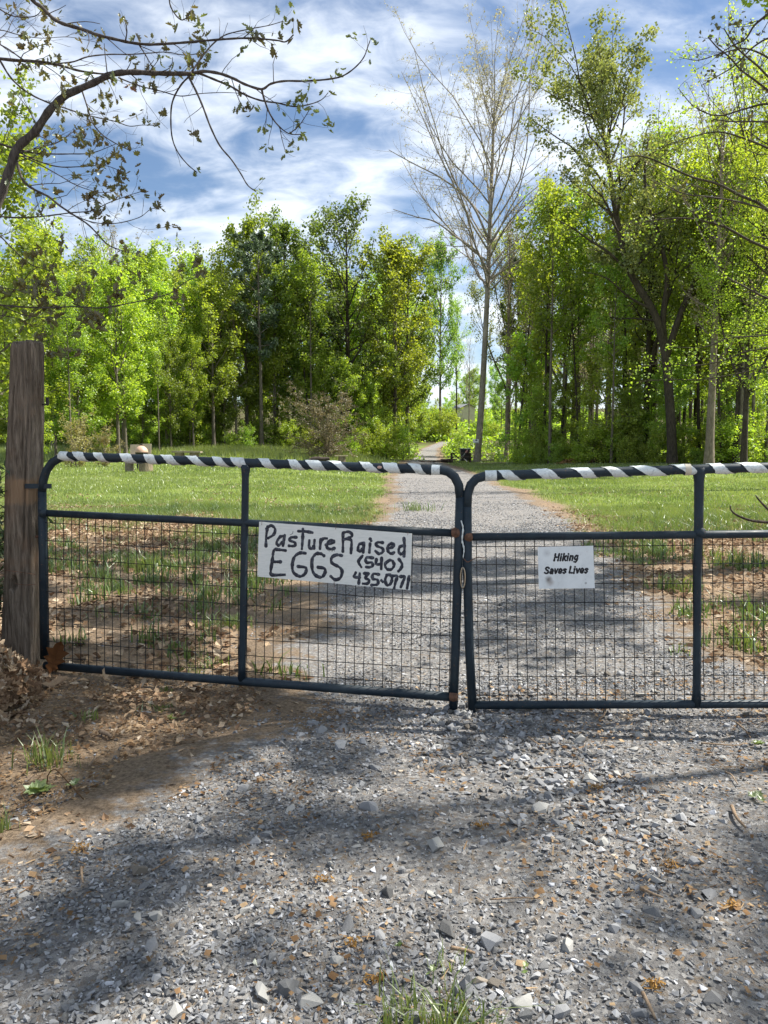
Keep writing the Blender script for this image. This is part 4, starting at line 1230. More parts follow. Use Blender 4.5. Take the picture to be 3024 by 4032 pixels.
limbs(tul, base, [
    ([(1056, 590), (1030, 545), (985, 510), (940, 480), (900, 468), (850, 452)], .10, -1),
    ([(1060, 600), (1085, 560), (1120, 535), (1165, 505)], .09, 1),
    ([(1062, 625), (1095, 595), (1150, 560), (1190, 545)], .07, -1),
    ([(1056, 520), (1020, 440), (960, 390), (890, 350), (840, 325)], .10, 1),
    ([(1062, 520), (1100, 460), (1140, 420), (1190, 380)], .08, 1),
], YT, BARK['tulip'], 9, 31, yjit=.1)
# small trail sign nailed to its trunk
M_white = plain_mat('white_enamel', (.78, .80, .80), .5, .05)
ts = thing('trail_sign', 'small white notice nailed to the trunk of the tall bare tree', 'sign', vpt(1028, 953, YT - .62))
MB().box(vpt(1028, 953, YT - .62), (.44, .03, .32)).part('panel', ts, M_white)
M_print = plain_mat('dark_blue_print', (.03, .05, .09), .6)
MB().box(vpt(1029, 951, YT - .645), (.15, .01, .10)).part('print', ts, M_print)
MB().box(vpt(1029, 956.5, YT - .645), (.3, .01, .035)).part('print', ts, M_print)

# ------------------------------------------------------------------ kinds of trees for the woods
K = {
 'pole2':  Kind('dark', 'yellow', seed=56, H=17, r0=.12, L=2.6, cb=.42, nl=18, a0=60, a1=28, prof='oval', leaves=4800, lsize=.21, ljit=.24, top=(1.3, .5), wob=.17),
 'leafy':  Kind('grey', 'green', seed=41, H=20, r0=.26, L=4.2, cb=.25, nl=30, a0=62, a1=25, prof='tall', leaves=19000, lsize=.25, ljit=.26),
 'spring': Kind('grey', 'spring', seed=42, H=17, r0=.20, L=3.8, cb=.18, nl=30, a0=66, a1=28, prof='oval', leaves=19000, lsize=.24, ljit=.27),
 'spring2': Kind('grey', 'yellow', seed=43, H=18, r0=.19, L=3.3, cb=.22, nl=30, a0=60, a1=25, prof='tall', leaves=15000, lsize=.23, ljit=.24),
 'young':  Kind('grey', 'yellow', seed=44, H=8, r0=.07, L=2.3, cb=.10, nl=22, a0=75, a1=35, prof='oval', S1=5, S2=4, leaves=7000, lsize=.17, ljit=.16, trop=.02),
 'young2': Kind('dark', 'spring', seed=45, H=9, r0=.08, L=2.6, cb=.18, nl=22, a0=78, a1=40, prof='round', S1=5, S2=4, leaves=7500, lsize=.18, ljit=.18, trop=.01),
 'airy':   Kind('dark', 'spring', seed=46, H=21, r0=.24, L=3.8, cb=.36, nl=26, a0=55, a1=22, prof='vase', leaves=9500, lsize=.20, ljit=.24, forks=1),
 'airy2':  Kind('dark', 'willow', seed=47, H=22, r0=.26, L=4.4, cb=.40, nl=28, a0=52, a1=20, prof='vase', leaves=13000, lsize=.19, ljit=.24, forks=2),
 'bare':   Kind('twig', 'bud', seed=48, H=18, r0=.19, L=3.6, cb=.35, nl=26, a0=50, a1=20, prof='vase', S1=6, S2=5, leaves=2500, lsize=.12, ljit=.06, forks=1),
 'blue':   Kind('dark', 'blue', seed=49, H=22, r0=.30, L=4.4, cb=.14, nl=34, a0=64, a1=24, prof='oval', leaves=16000, lsize=.24, ljit=.25, forks=1),
 'pine':   Kind('grey', 'pine', seed=50, H=22, r0=.22, L=3.0, cb=.42, nl=30, a0=84, a1=48, prof='tall', S1=7, S2=4, lf1=.42, trop=.03, wob=.09, leaves=9500, lsize=.26, ljit=.09, lstretch=2.0),
  'pole':   Kind('grey', 'spring', seed=55, H=19, r0=.13, L=2.4, cb=.50, nl=20, a0=58, a1=25, prof='oval', leaves=5200, lsize=.22, ljit=.24),
 'fine':   Kind('dark', 'yellow', seed=57, H=22, r0=.22, L=4.6, cb=.30, nl=30, a0=56, a1=22, prof='vase', S1=7, S2=5, leaves=21000, lsize=.125, ljit=.24, forks=2),
 'bush':   Kind('dark', 'spring', seed=51, H=2.4, r0=.05, L=1.5, cb=.04, nl=20, a0=70, a1=20, prof='round', S1=5, S2=3, leaves=4500, lsize=.13, ljit=.14),
 'bush2':  Kind('dark', 'yellow', seed=52, H=2.6, r0=.05, L=1.7, cb=.04, nl=22, a0=75, a1=25, prof='round', S1=5, S2=3, leaves=5000, lsize=.15, ljit=.15),
}
rt_ = np.random.default_rng(77)
def put(kind, name, label, vx, Y, vy, group=None, wide=1.0, cat='tree', dx=0):
    x = X(vx, Y); return K[kind].place(name, label, cat, x, Y, Htop(vy, x, Y), rt_.uniform(0, 6.28), group, wide)

# hero trees, left to right
put('spring', 'leafy_tree', 'bright green leafy tree filling the left edge behind the oak branch', -10, 28, 140, wide=1.0)
put('spring2', 'leafy_tree', 'yellow green tree of the left woods nearest the wooden post', 120, 60, 470, wide=1.25)
put('bare', 'budding_tree', 'thin budding tree with a pale crown rising over the left woods', 255, 64, 425, wide=1.1)
put('spring', 'leafy_tree', 'rounded green tree at the right shoulder of the left woods', 355, 66, 520, wide=1.15)
put('bare', 'bare_tree', 'pale bare forked tree standing before the pine', 512, 64, 590, wide=.9)
put('airy2', 'leafy_tree', 'light green treetop left of the pine', 475, 72, 560, wide=1.0)
put('pine', 'pine_tree', 'tall blue green pine with a bare lower trunk in the left woods', 566, 63.5, 505, wide=1.05)
put('leafy', 'leafy_tree', 'green tree filling the dip between the pine and the big central tree', 635, 70, 590, wide=1.1)
put('blue', 'leafy_tree', 'big dense bluish green tree in the middle of the view', 752, 68, 428, wide=1.05)
put('leafy', 'leafy_tree', 'yellowish green tree right of the big central tree', 880, 72, 528, wide=.95)
put('leafy', 'leafy_tree', 'tall narrow green tree beside the far bend of the drive', 950, 118, 510, wide=.62)
put('airy', 'leafy_tree', 'small dark trunked tree at the far bend of the drive', 985, 122, 640, wide=.7)
put('bare', 'bare_tree', 'low bare tree in the sky gap left of the tall bare tree', 1012, 126, 700, wide=.7)
put('pine', 'pine_tree', 'dark dense pine behind the tall bare tree', 1112, 66, 560, wide=.8)
put('airy', 'leafy_tree', 'dark trunked airy tree just right of the tall bare tree', 1180, 60, 400, wide=1.0)
put('bare', 'bare_tree', 'slender bare tree between the pine and the pale green crown', 1150, 58, 470, wide=.9)
put('fine', 'leafy_tree', 'airy tree with a dark crown at the right edge of the view', 1590, 44, 60, wide=1.0)
put('airy2', 'leafy_tree', 'pale green tree behind the forked trunk', 1400, 56, 300, wide=1.1)
put('bare', 'bare_tree', 'bare twiggy tree reaching into the sky near the right edge', 1530, 42, 110, wide=1.25)
put('fine', 'leafy_tree', 'dark stemmed leafy tree half cut by the right edge of the view', 1675, 38, 40, wide=1.1)
put('fine', 'leafy_tree', 'yellow green leafy tree low at the right edge of the view', 1605, 40, 420, wide=1.4)
put('fine', 'leafy_tree', 'pale leaved tree filling the sky right of the forked tree', 1500, 52, 210, wide=1.15)

# the big forked tree of the right woods, trunk drawn from the photograph
YF = 46.0
fb = np.array([X(1450, YF), YF, float(ground_z(X(1450, YF), YF)) - .15])
fork = thing('forked_tree', 'large forked tree with a snaking dark trunk and pale green crown in the right woods', 'tree', fb)
pth = np.array([vpt(a, b, YF) for a, b in ((1452, 1000), (1450, 930), (1444, 840), (1436, 760), (1415, 680), (1362, 590), (1338, 500), (1322, 410), (1312, 330), (1304, 290), (1296, 255), (1290, 225))]) - fb
pth[0, 2] = 0
wv, wf, lv_, lf_, lt = grow(61, pth[-1, 2], .31, 4.3, cb=.42, nl=30, a0=55, a1=25, prof='oval', S1=8, S2=5, leaves=27000, lsize=.17, ljit=.20, path=catmull(pth, 3), trop=.03, leafy_from=.40)
link('trunk', mesh('trunk', wv, wf, BARK['dark'], True), fork)
link('crown', mesh('crown', lv_, lf_, LEAF['willow'], False, {'tint': (lt, 'POINT')}), fork)
pth2 = np.array([vpt(a, b, YF) for a, b in ((1440, 770), (1466, 690), (1500, 610), (1530, 560), (1550, 480), (1560, 400), (1555, 330), (1565, 250))])
MB().tube(catmull(pth2, 4), np.linspace(.22, .05, 29), 8).part('limb', fork, BARK['dark'], True)
limbs(fork, fb, [
    ([(1438, 760), (1432, 690), (1440, 600), (1425, 520), (1400, 440), (1392, 360), (1400, 300)], .22, .5),
    ([(1362, 590), (1310, 545), (1270, 515), (1230, 490), (1195, 470)], .10, -.5),
    ([(1322, 410), (1345, 370), (1375, 340), (1405, 320)], .08, .5),
    ([(1410, 670), (1360, 640), (1310, 600), (1255, 585)], .09, -1),
], YF, BARK['dark'], 7, 32, yjit=.1, tip=.15)

# ---- woods behind the left field and along the right: rows of individual trees
HIDDEN = set([0,4,6,7,10,12,14,15,18,20,21,23,25,26,28,30,33,34,35,36,37,38,40,41,43,44,45,46,48,55,58,59,61,62,63,64,65,74,75,76,78,80,81,82,83,86,88,89,90,109,110,144,157,166,168,170,171,172,175,176,177,188,189,193,194,195,199,202,203,205,210,217,218,219,220,221,222,224,226,227,228,230,231,234,235,239,240,243,246,253,255,259,264,270,274,278,284,291,295,298,301,302,303,304,305,306,307,309,310,311,312,313,315,316,317,318,320,322,323,324,325,326,328,329,332,334,335,336,337,343,345,347,351,352,355,356,357,359,361,365,366,372,374,378,379,383,396,405,419,424,439,440,441,445,451,455,458,465,469,470,472,473,475,477,483,484,489,492,493,498,499,500,501,503,506,507,508,510,511,514,515,516,517,519,520,521,522,523,525,526,527,529,531,532,535,536])      # positions in the rows that nothing of the photograph shows
FILLED, LISTS = [0], []
def row_add(kind, name, phrase, cat, x, y, H, rz, grp, wide, marks):
    i = FILLED[0]; FILLED[0] += 1
    if i in HIDDEN: return
    o = K[kind].place(name, phrase, cat, x, y, H, rz, grp, wide); o['row_index'] = i
    LISTS.append((o, phrase, (384 + x / y * FPX) * 2.1602, marks))
def fill(region, kinds, n, grp, labels, hmin, hmax, dist, marks):
    placed = []
    tries = 0
    while len(placed) < n and tries < 20000:
        tries += 1
        x, y = region()
        if x is None: continue
        if any((x - a) ** 2 + (y - b) ** 2 < dist ** 2 for a, b in placed): continue
        placed.append((x, y))
    for (x, y) in placed:
        k = kinds[int(rt_.integers(len(kinds)))]
        row_add(k, 'young_tree' if 'young' in k else ('bare_tree' if k == 'bare' else 'woodland_tree'), labels[k], 'tree', x, y,
                float(rt_.uniform(hmin, hmax)) * (1 if 'young' not in k else .46), rt_.uniform(0, 6.28), grp, float(rt_.uniform(.85, 1.15)), marks)
MK_L = [(20, 'at the left frame edge'), (75, 'behind the wooden post'), (150, 'behind the tan bush'), (235, 'left of the kettle grill'), (310, 'above the kettle grill'), (403, 'above the plank table'), (460, 'right of the plank table'),
        (512, 'by the pale forked tree'), (566, 'by the tall pine'), (630, 'right of the tall pine'), (705, 'above the bare bush'), (752, 'by the big central tree'), (820, 'right of the central tree'), (885, 'left of the drive')]
MK_R = [(1075, 'right of the tall bare tree'), (1112, 'by the dark pine'), (1144, 'above the blue basin'), (1200, 'right of the blue basin'), (1263, 'above the brown leaf mound'), (1330, 'right of the leaf mound'),
        (1395, 'left of the forked tree'), (1450, 'behind the forked tree'), (1505, 'above the right gate upright'), (1560, 'right of the gate upright'), (1630, 'at the right frame edge')]
MK_F = [(840, 'left of the far drive'), (900, 'beyond the drive bend'), (950, 'above the picnic table'), (990, 'by the cream shed'), (1030, 'behind the tall bare tree'), (1075, 'right of the tall bare tree'), (1150, 'above the blue basin'), (1250, 'above the leaf mound')]
ORD = ['first', 'second', 'third', 'fourth', 'fifth', 'sixth', 'seventh', 'eighth', 'ninth', 'tenth', 'eleventh', 'twelfth']
def relabel():
    bins = {}
    for o, ph, vx, mk in LISTS:
        m_ = min(mk, key=lambda q_: abs(q_[0] - vx))[1]
        bins.setdefault((ph, m_), []).append((vx, o))
    for (ph, m_), lst in bins.items():
        lst.sort(key=lambda q_: q_[0])
        for k_, (_, o) in enumerate(lst):
            if len(lst) == 1: suf = ''
            elif len(lst) == 2: suf = (', left one', ', right one')[k_]
            else: suf = ', ' + ORD[min(k_, 11)] + ' from left'
            o['label'] = ph + ' ' + m_ + suf
def reg_left():
    y = 66 + 42 * rt_.random() ** 1.3
    x = rt_.uniform(-.62 * y, .035 * y)
    return x, y
LB = 'in the left woods'
fill(reg_left, ['leafy', 'spring', 'spring2', 'spring', 'young', 'airy', 'spring2'], 92, 'woods behind the left field',
     {'leafy': 'full green tree ' + LB, 'spring': 'fresh green tree ' + LB, 'spring2': 'slim yellow green tree ' + LB,
      'young': 'young bushy tree ' + LB, 'airy': 'thin crowned tree ' + LB}, 12.5, 21.5, 2.3, MK_L)
def reg_pole_l():
    x = rt_.uniform(-34, 1.2); return x, 62 + rt_.uniform(0, 5) + (3.0 if x > -12 else 0)
fill(reg_pole_l, ['pole', 'pole2'], 20, 'slim trees fronting the left woods', {'pole': 'slim high crowned tree fronting the left woods', 'pole2': 'slim leaning tree fronting the left woods'}, 13, 17, 1.6, MK_L)
def reg_left_fwd():
    u_ = rt_.random(); vx = 60 + 430 * u_; Y_ = 42 + 20 * u_ + rt_.uniform(0, 5)
    return X(vx, Y_), Y_
fill(reg_left_fwd, ['spring2', 'young', 'pole', 'spring2', 'spring'], 22, 'sunlit young trees stepping out from the left woods', {'young': 'sunlit young tree before the left woods', 'spring2': 'sunlit slim tree before the left woods', 'pole': 'sunlit thin stemmed tree before the left woods', 'spring': 'sunlit fresh green tree before the left woods'}, 9, 14.5, 1.7, MK_L)
def reg_left_edge():
    x = rt_.uniform(-36, 2.0); y = 62.5 + rt_.uniform(0, 4.5) + (3.0 if x > -12 else 0)
    return x, y
LE = 'edging the left woods'
fill(reg_left_edge, ['young', 'young2', 'young'], 34, 'young trees edging the left woods', {'young': 'young yellow green tree ' + LE, 'young2': 'young fresh green tree ' + LE}, 13, 22, 1.4, MK_L)
def reg_right():
    y = 48 + 56 * rt_.random() ** 1.2
    xm = max(.145 * y, 8.2)
    x = rt_.uniform(xm, .64 * y)
    if y < 64 - .85 * min(x, 22): return None, None
    if abs(x - xb) < 1.6 and y < 66: return None, None
    return x, y
RB = 'in the right woods'
fill(reg_right, ['airy', 'airy2', 'airy', 'spring2', 'young2', 'bare', 'bare', 'airy2'], 84, 'woods right of the drive',
     {'airy': 'dark stemmed airy tree ' + RB, 'airy2': 'pale leaved tall tree ' + RB, 'spring2': 'slim yellow green tree ' + RB,
      'young2': 'young fresh green tree ' + RB, 'bare': 'leafless grey tree ' + RB, 'young': 'young bushy tree ' + RB, 'spring': 'fresh green tree ' + RB}, 14, 24, 2.3, MK_R)
def reg_pole_r():
    x = rt_.uniform(9.5, 28); return x, 60 - .85 * min(x, 20) + rt_.uniform(0, 6)
fill(reg_pole_r, ['pole', 'pole2', 'pole2'], 24, 'slim trees fronting the right woods', {'pole': 'slim high crowned tree fronting the right woods', 'pole2': 'slim leaning tree fronting the right woods'}, 14, 20, 1.2, MK_R)
def reg_right_edge():
    x = rt_.uniform(10.5, 30); y = 62 - .85 * min(x, 20) + rt_.uniform(0, 5)
    return x, y
RE = 'edging the right woods'
fill(reg_right_edge, ['young2', 'young'], 24, 'young trees edging the right woods', {'young': 'young yellow green tree ' + RE, 'young2': 'young fresh green tree ' + RE}, 9, 17, 1.3, MK_R)
def reg_far():
    y = rt_.uniform(112, 175); x = rt_.uniform(-.08 * y, .26 * y)
    if abs(x - .1034 * y) < .016 * y and y < 140: return None, None
    return x, y
FB = 'on the far slope'
fill(reg_far, ['leafy', 'spring', 'young', 'young2', 'young', 'young2'], 75, 'trees on the far slope beyond the drive', {'leafy': 'full green tree ' + FB, 'spring': 'fresh green tree ' + FB,
     'young': 'young yellowish tree ' + FB, 'young2': 'young green tree ' + FB, 'bare': 'leafless tree ' + FB}, 8, 12, 2.6, MK_F)

# ---- bushes along the wood edges
def bush(kind, label, vx, Y, H, wide=1.0, group=None, name='bush'):
    return K[kind].place(name, label, 'bush', X(vx, Y), Y, H, rt_.uniform(0, 6.28), group, wide)
bush('bush', 'bright green rounded bush behind the plank table', 372, 60, 2.9, 1.3)
bush('bush2', 'yellow green bush beside the bright rounded bush', 440, 62, 2.2, 1.2)
K['barebush'] = Kind('twig', 'brownbud', seed=53, H=4.4, r0=.09, L=3.2, cb=.05, nl=44, a0=72, a1=15, prof='round', S1=9, S2=7, trop=-.02, leaves=15000, lsize=.13, ljit=.10, tw=1.3, wob=.2)
bush('barebush', 'big round leafless grey brown bush below the central tree', 705, 54, 5.6, 1.3)
K['tanbush'] = Kind('twig', 'tanbush', seed=54, H=3.6, r0=.06, L=2.3, cb=.04, nl=34, a0=60, a1=12, prof='vase', S1=7, S2=5, leaves=5200, lsize=.12, ljit=.1)
bush('tanbush', 'tan feathery bush at the left edge of the field', 165, 40, 3.6, 1.35)
bush('tanbush', 'low tan bush right of the larger tan bush', 228, 41, 2.6, 1.2)
bush('bush2', 'light green bush lining the far bend of the drive on its left', 915, 116, 5.0, 1.3)
bush('bush', 'dark green bush at the right side of the far bend', 990, 82, 3.0, 1.0)
def reg_b1():
    x = rt_.uniform(-34, 2.2); return x, 60.5 + rt_.uniform(0, 4.5) + 1.5 * (x > -10)
for side, reg, nn_, gname, lab in (('l', reg_b1, 60, 'bushes edging the left woods', 'low leafy bush edging the left woods'),
                                   ('r', lambda: (lambda x: (x, 60.5 - .85 * min(x, 20) + rt_.uniform(0, 4)))(rt_.uniform(9.5, 28)), 56, 'bushes edging the right woods', 'low leafy bush edging the right woods'),
                                   ('f', lambda: (rt_.uniform(0, 17), rt_.uniform(112, 134)), 46, 'bushes closing the far drive', 'light green bush on the far slope')):
    pl_ = []
    for _ in range(2000):
        x, y = reg()
        if any((x - a) ** 2 + (y - b) ** 2 < .9 for a, b in pl_): continue
        if abs(x - xb) < 1.2 and abs(y - YT) < 3: continue
        if side == 'f' and abs(x - .1034 * y) < .014 * y: continue
        pl_.append((x, y))
        row_add('bush' if rt_.random() < .5 else 'bush2', 'bush', lab, 'bush', x, y, float(rt_.uniform(1.2, 3.4)) * (1.5 if side == 'f' else 1), rt_.uniform(0, 6.28), gname, float(rt_.uniform(.9, 1.4)), {'l': MK_L, 'r': MK_R, 'f': MK_F}[side])
        if len(pl_) >= nn_: break
relabel()
# ground cover under the trees (stuff)
ru = np.random.default_rng(88)
def under_mask(x, y):
    left = smooth(62.5, 65.5, y) * smooth(3.4, 2.4, x - .03 * (y - 60)) * smooth(100, 80, y)
    rgt = smooth(-1, 2.5, y - (61 - .85 * np.clip(x, 8, 20))) * smooth(8.0, 9.3, x - .08 * (y - 60)) * smooth(95, 75, y)
    far = smooth(110, 114, y) * smooth(178, 165, y) * smooth(-14, -8, x) * smooth(46, 36, x)
    mid_ = smooth(64, 68, y) * smooth(112, 107, y) * smooth(.3, 1.0, x - road_edges(y)[1]) * smooth(16, 11, x)
    return np.maximum(np.maximum(left, rgt), np.maximum(far, mid_)) * (.3 + .7 * smooth(.35, .6, vnoise(x, y, 2.5, 5)))
ux, uy = take(44000, under_mask, -46, 46, 44, 178, ru, True)
uz = ground_z(ux, uy) + ru.random(len(ux)) ** 1.6 * (.4 + 1.0 * vnoise(ux, uy, 3, 6))
lv_, lf_, lt = leaf_quads(np.column_stack([ux, uy, uz]), np.where(uy > 105, .5, .25), ru)
uc = link('undergrowth', mesh('undergrowth', lv_, lf_, LEAF['spring'], False, {'tint': (lt, 'POINT')}))
tag(uc, 'low leafy undergrowth covering the floor of the woods', kind='stuff')
# ------------------------------------------------------------------ near oak whose limbs hang in from the left
CK = 1512. / 1659.
YO = 4.6
M_oakbark = bark_mat('oak_bark', (.035, .030, .028), (.105, .092, .082), 4.0)
M_oakleaf = leaf_mat('young_oak_leaf', (.115, .085, .030), (.13, .165, .040), .45, (1.2, 1.1, .5), .2, .15)
M_redleaf = leaf_mat('reddish_oak_leaf', (.16, .055, .030), (.20, .115, .045), .45, (1.2, 1.0, .6), .2, .15)
M_freshleaf = leaf_mat('green_oak_leaf', (.085, .115, .028), (.15, .20, .050), .45, (1.2, 1.15, .5), .2, .15)
def c1(x, y, Y=YO): return pt(x * CK, y * CK, Y)
ro = np.random.default_rng(91)
ob = np.array([-3.9, 3.6, float(ground_z(-3.9, 3.6)) - .1])
oak = thing('oak_tree', 'oak with dark drooping limbs and small new leaves reaching in from the upper left', 'tree', ob)
tw_path = [ob, ob + (.05, .05, 1.2), ob + (.1, .1, 2.2), ob + (.2, .2, 3.6), ob + (.1, .5, 5.5), ob + (.2, .6, 8.5)]
MB().tube(catmull(tw_path, 4), np.linspace(.24, .07, 21), 12).part('trunk', oak, M_oakbark, True)
px = lambda d: d / 2 / 4.3203 / FPX * YO          # crop-pixel thickness -> radius
TR = [  # points in crop pixels, start and end thickness, depth change
 ('A', [(-330, 1500), (-160, 1220), (-60, 1000), (0, 850), (40, 740), (75, 640), (150, 570), (220, 470), (290, 410), (400, 360), (480, 322), (560, 312), (650, 315), (740, 318), (830, 318)], 52, 20, -.35),
 ('B1', [(830, 318), (880, 308), (950, 318), (1010, 340), (1060, 365), (1130, 385), (1170, 362), (1230, 350), (1320, 350), (1420, 342), (1480, 328), (1530, 295), (1570, 250), (1590, 200), (1600, 172)], 16, 4, -.15),
 ('B2', [(850, 312), (930, 345), (1000, 375), (1060, 410), (1130, 435), (1200, 445), (1270, 460), (1340, 450), (1390, 430), (1418, 400)], 12, 4, .15),
 ('B3', [(1130, 385), (1142, 430), (1165, 490), (1200, 540), (1250, 578), (1312, 580)], 11, 4, .1),
 ('B3b', [(1250, 578), (1290, 545), (1318, 505), (1345, 460)], 6, 3, -.1),
 ('B3c', [(1208, 546), (1218, 600), (1235, 662)], 5, 3, .05),
 ('B4', [(825, 322), (780, 370), (745, 440), (738, 520), (745, 600), (770, 660), (810, 710), (852, 746)], 10, 5, .2),
 ('B5', [(812, 325), (850, 400), (880, 470), (910, 550), (950, 630), (1000, 690), (1040, 750), (1070, 800), (1106, 828)], 11, 5, -.2),
 ('B6', [(828, 310), (870, 250), (910, 200), (950, 165), (990, 145), (1080, 125), (1160, 110), (1222, 92)], 10, 4, .2),
 ('C', [(60, -120), (140, 0), (180, 30), (230, 80), (280, 105), (350, 125), (420, 150), (500, 170), (570, 185), (640, 192), (700, 190), (780, 185), (860, 178), (960, 170), (1050, 165), (1130, 168), (1200, 175), (1235, 180), (1268, 150)], 20, 6, -.1),
 ('C2', [(600, 192), (630, 240), (660, 292)], 7, 4, .1),
 ('C3', [(542, 178), (548, 130), (535, 72)], 8, 4, -.1),
 ('C4', [(728, -40), (738, 30), (780, 85), (812, 70), (828, 42)], 8, 4, .1),
 ('C5', [(1050, 165), (1080, 140), (1095, 130)], 6, 4, .0),
 ('D', [(-80, 245), (60, 260), (150, 265), (250, 280), (340, 305), (430, 318), (500, 322)], 17, 8, .1),
 ('D2', [(150, 278), (300, 270), (380, 245), (470, 235), (560, 235), (640, 230), (720, 225), (800, 238), (875, 228)], 8, 4, .3),
 ('D3', [(-40, 170), (40, 215), (110, 262), (190, 276)], 8, 5, -.1),
 ('D4', [(0, 262), (50, 340), (120, 400), (200, 440), (260, 460), (350, 490), (430, 510), (500, 525), (560, 545), (620, 540), (690, 545)], 10, 3, .3),
 ('D5', [(352, 385), (380, 470), (400, 530), (440, 580), (500, 620), (565, 652)], 8, 4, -.2),
 ('D6', [(510, 335), (600, 370), (700, 395), (780, 415), (860, 405), (950, 400), (1040, 402)], 7, 3, .25),
 ('D7', [(-60, 0), (0, 40), (60, 70), (150, 70), (190, 30)], 8, 4, .2),
 ('D8', [(-60, 150), (0, 130), (80, 150), (180, 165), (300, 160), (430, 185)], 6, 2, .2),
 ('D9', [(-60, 190), (20, 150), (60, 80), (100, 60)], 5, 2, .3),
 ('E', [(72, 700), (100, 780), (150, 820), (210, 850), (260, 890), (320, 930), (380, 970), (430, 1020), (470, 1060), (548, 1090)], 14, 5, -.3),
 ('F', [(-80, 925), (60, 940), (180, 935), (300, 920), (400, 910), (460, 880), (540, 850), (608, 828)], 9, 3, .2),
 ('F2', [(300, 922), (400, 960), (500, 965), (600, 940), (650, 905), (705, 890)], 6, 3, .2),
 ('G', [(-80, 600), (0, 622), (60, 640), (140, 660), (220, 665), (300, 665), (400, 660), (505, 620)], 14, 3, .3),
 ('G2', [(60, 645), (150, 690), (250, 720), (350, 720), (450, 715), (525, 740)], 8, 3, .3),
 ('G3', [(85, 660), (160, 640), (260, 610), (330, 560), (400, 540)], 7, 3, .4),
 ('G4', [(80, 670), (170, 710), (260, 760), (330, 800), (420, 830), (480, 830)], 6, 3, -.2),
 ('H', [(-80, 1310), (80, 1325), (200, 1330), (320, 1325), (440, 1330), (560, 1310), (650, 1290), (740, 1265), (800, 1220), (885, 1178)], 10, 4, .3),
 ('H2', [(-80, 960), (0, 1020), (60, 1080), (130, 1140), (200, 1165), (225, 1170)], 9, 3, .2),
 ('H3', [(-80, 1270), (60, 1345), (160, 1370), (300, 1370), (400, 1358)], 7, 3, .4),
 ('H4', [(-80, 1350), (60, 1372), (130, 1400), (200, 1420), (330, 1440)], 6, 2, .4),
 ('H5', [(-60, 1230), (60, 1250), (200, 1262), (380, 1265), (520, 1258)], 5, 2, .5),
]
tips = []; segs = {}
leafpos = []
for nm, P_, w0, w1, dy in TR:
    m = len(P_)
    d0 = {'A': .35, 'D': .2, 'C': .1}.get(nm, 0.)
    root = next((segs[q] for q in ('A', 'B1', 'C', 'D') if q in segs and q != nm and np.min(np.linalg.norm(segs[q][1] - np.array(P_[0]), axis=1)) < 30), None)
    Y0 = YO
    if root is not None:
        Y0 = root[2][np.argmin(np.linalg.norm(root[1] - np.array(P_[0]), axis=1))]
    Ys = Y0 + dy * np.linspace(0, 1, m) + (0 if nm != 'A' else .0)
    if nm == 'A': Ys = YO - .9 * (1 - np.linspace(0, 1, m)) ** 1.5 * 0 + np.linspace(-.25, 0, m)
    P = catmull(np.array([c1(a, b, y) for (a, b), y in zip(P_, Ys)]), 5)
    n = len(P)
    R = np.linspace(px(w0), px(w1), n) * (1 + .10 * np.sin(np.arange(n) * 1.7)) * .82
    if nm == 'A':
        P = np.concatenate([[tw_path[1] + (0, 0, .2)], P]); R = np.concatenate([[R[0] * 1.3], R])
    mb = MB().tube(P, R, 9 if w0 > 12 else 6)
    ln = np.linalg.norm(np.diff(P, axis=0), axis=1).sum()
    big_ = nm in ('A',)
    nt = int(5 + ln * 5) if nm not in ('B4', 'B5', 'B3c') else 3
    p, d, l1, ra = spawn(P[None], R[None], np.array([1.0]), nt, .25 if big_ else .1, 1., 50, 15, .17, .6, .4, ro)
    if nm[0] in 'DEFGH': l1 = l1 * 1.5
    P1, R1 = polyl(p, d, l1, np.clip(ra, .0012, .0035), 6, .16, .02, ro, .5)
    v, f = tubes(P1, R1, 4); mb.add(v, f)
    if nm[0] in 'DEFGH':
        p, d, l2, ra = spawn(P1, R1, l1, 2, .3, 1., 40, 14, .55, .4, .7, ro)
        P2, R2 = polyl(p, d, l2, np.clip(ra, .0010, .002), 4, .16, .0, ro, .6); v, f = tubes(P2, R2, 3); mb.add(v, f)
        ends = np.concatenate([P1[:, -1], P2[:, -1]])
    else: ends = P1[:, -1]
    leafpos.append((nm, ends, P[-1]))
    mb.part('limb' if w0 > 12 else 'branch', oak, M_oakbark, True)
    segs[nm] = (P, np.array(P_, float), Ys)
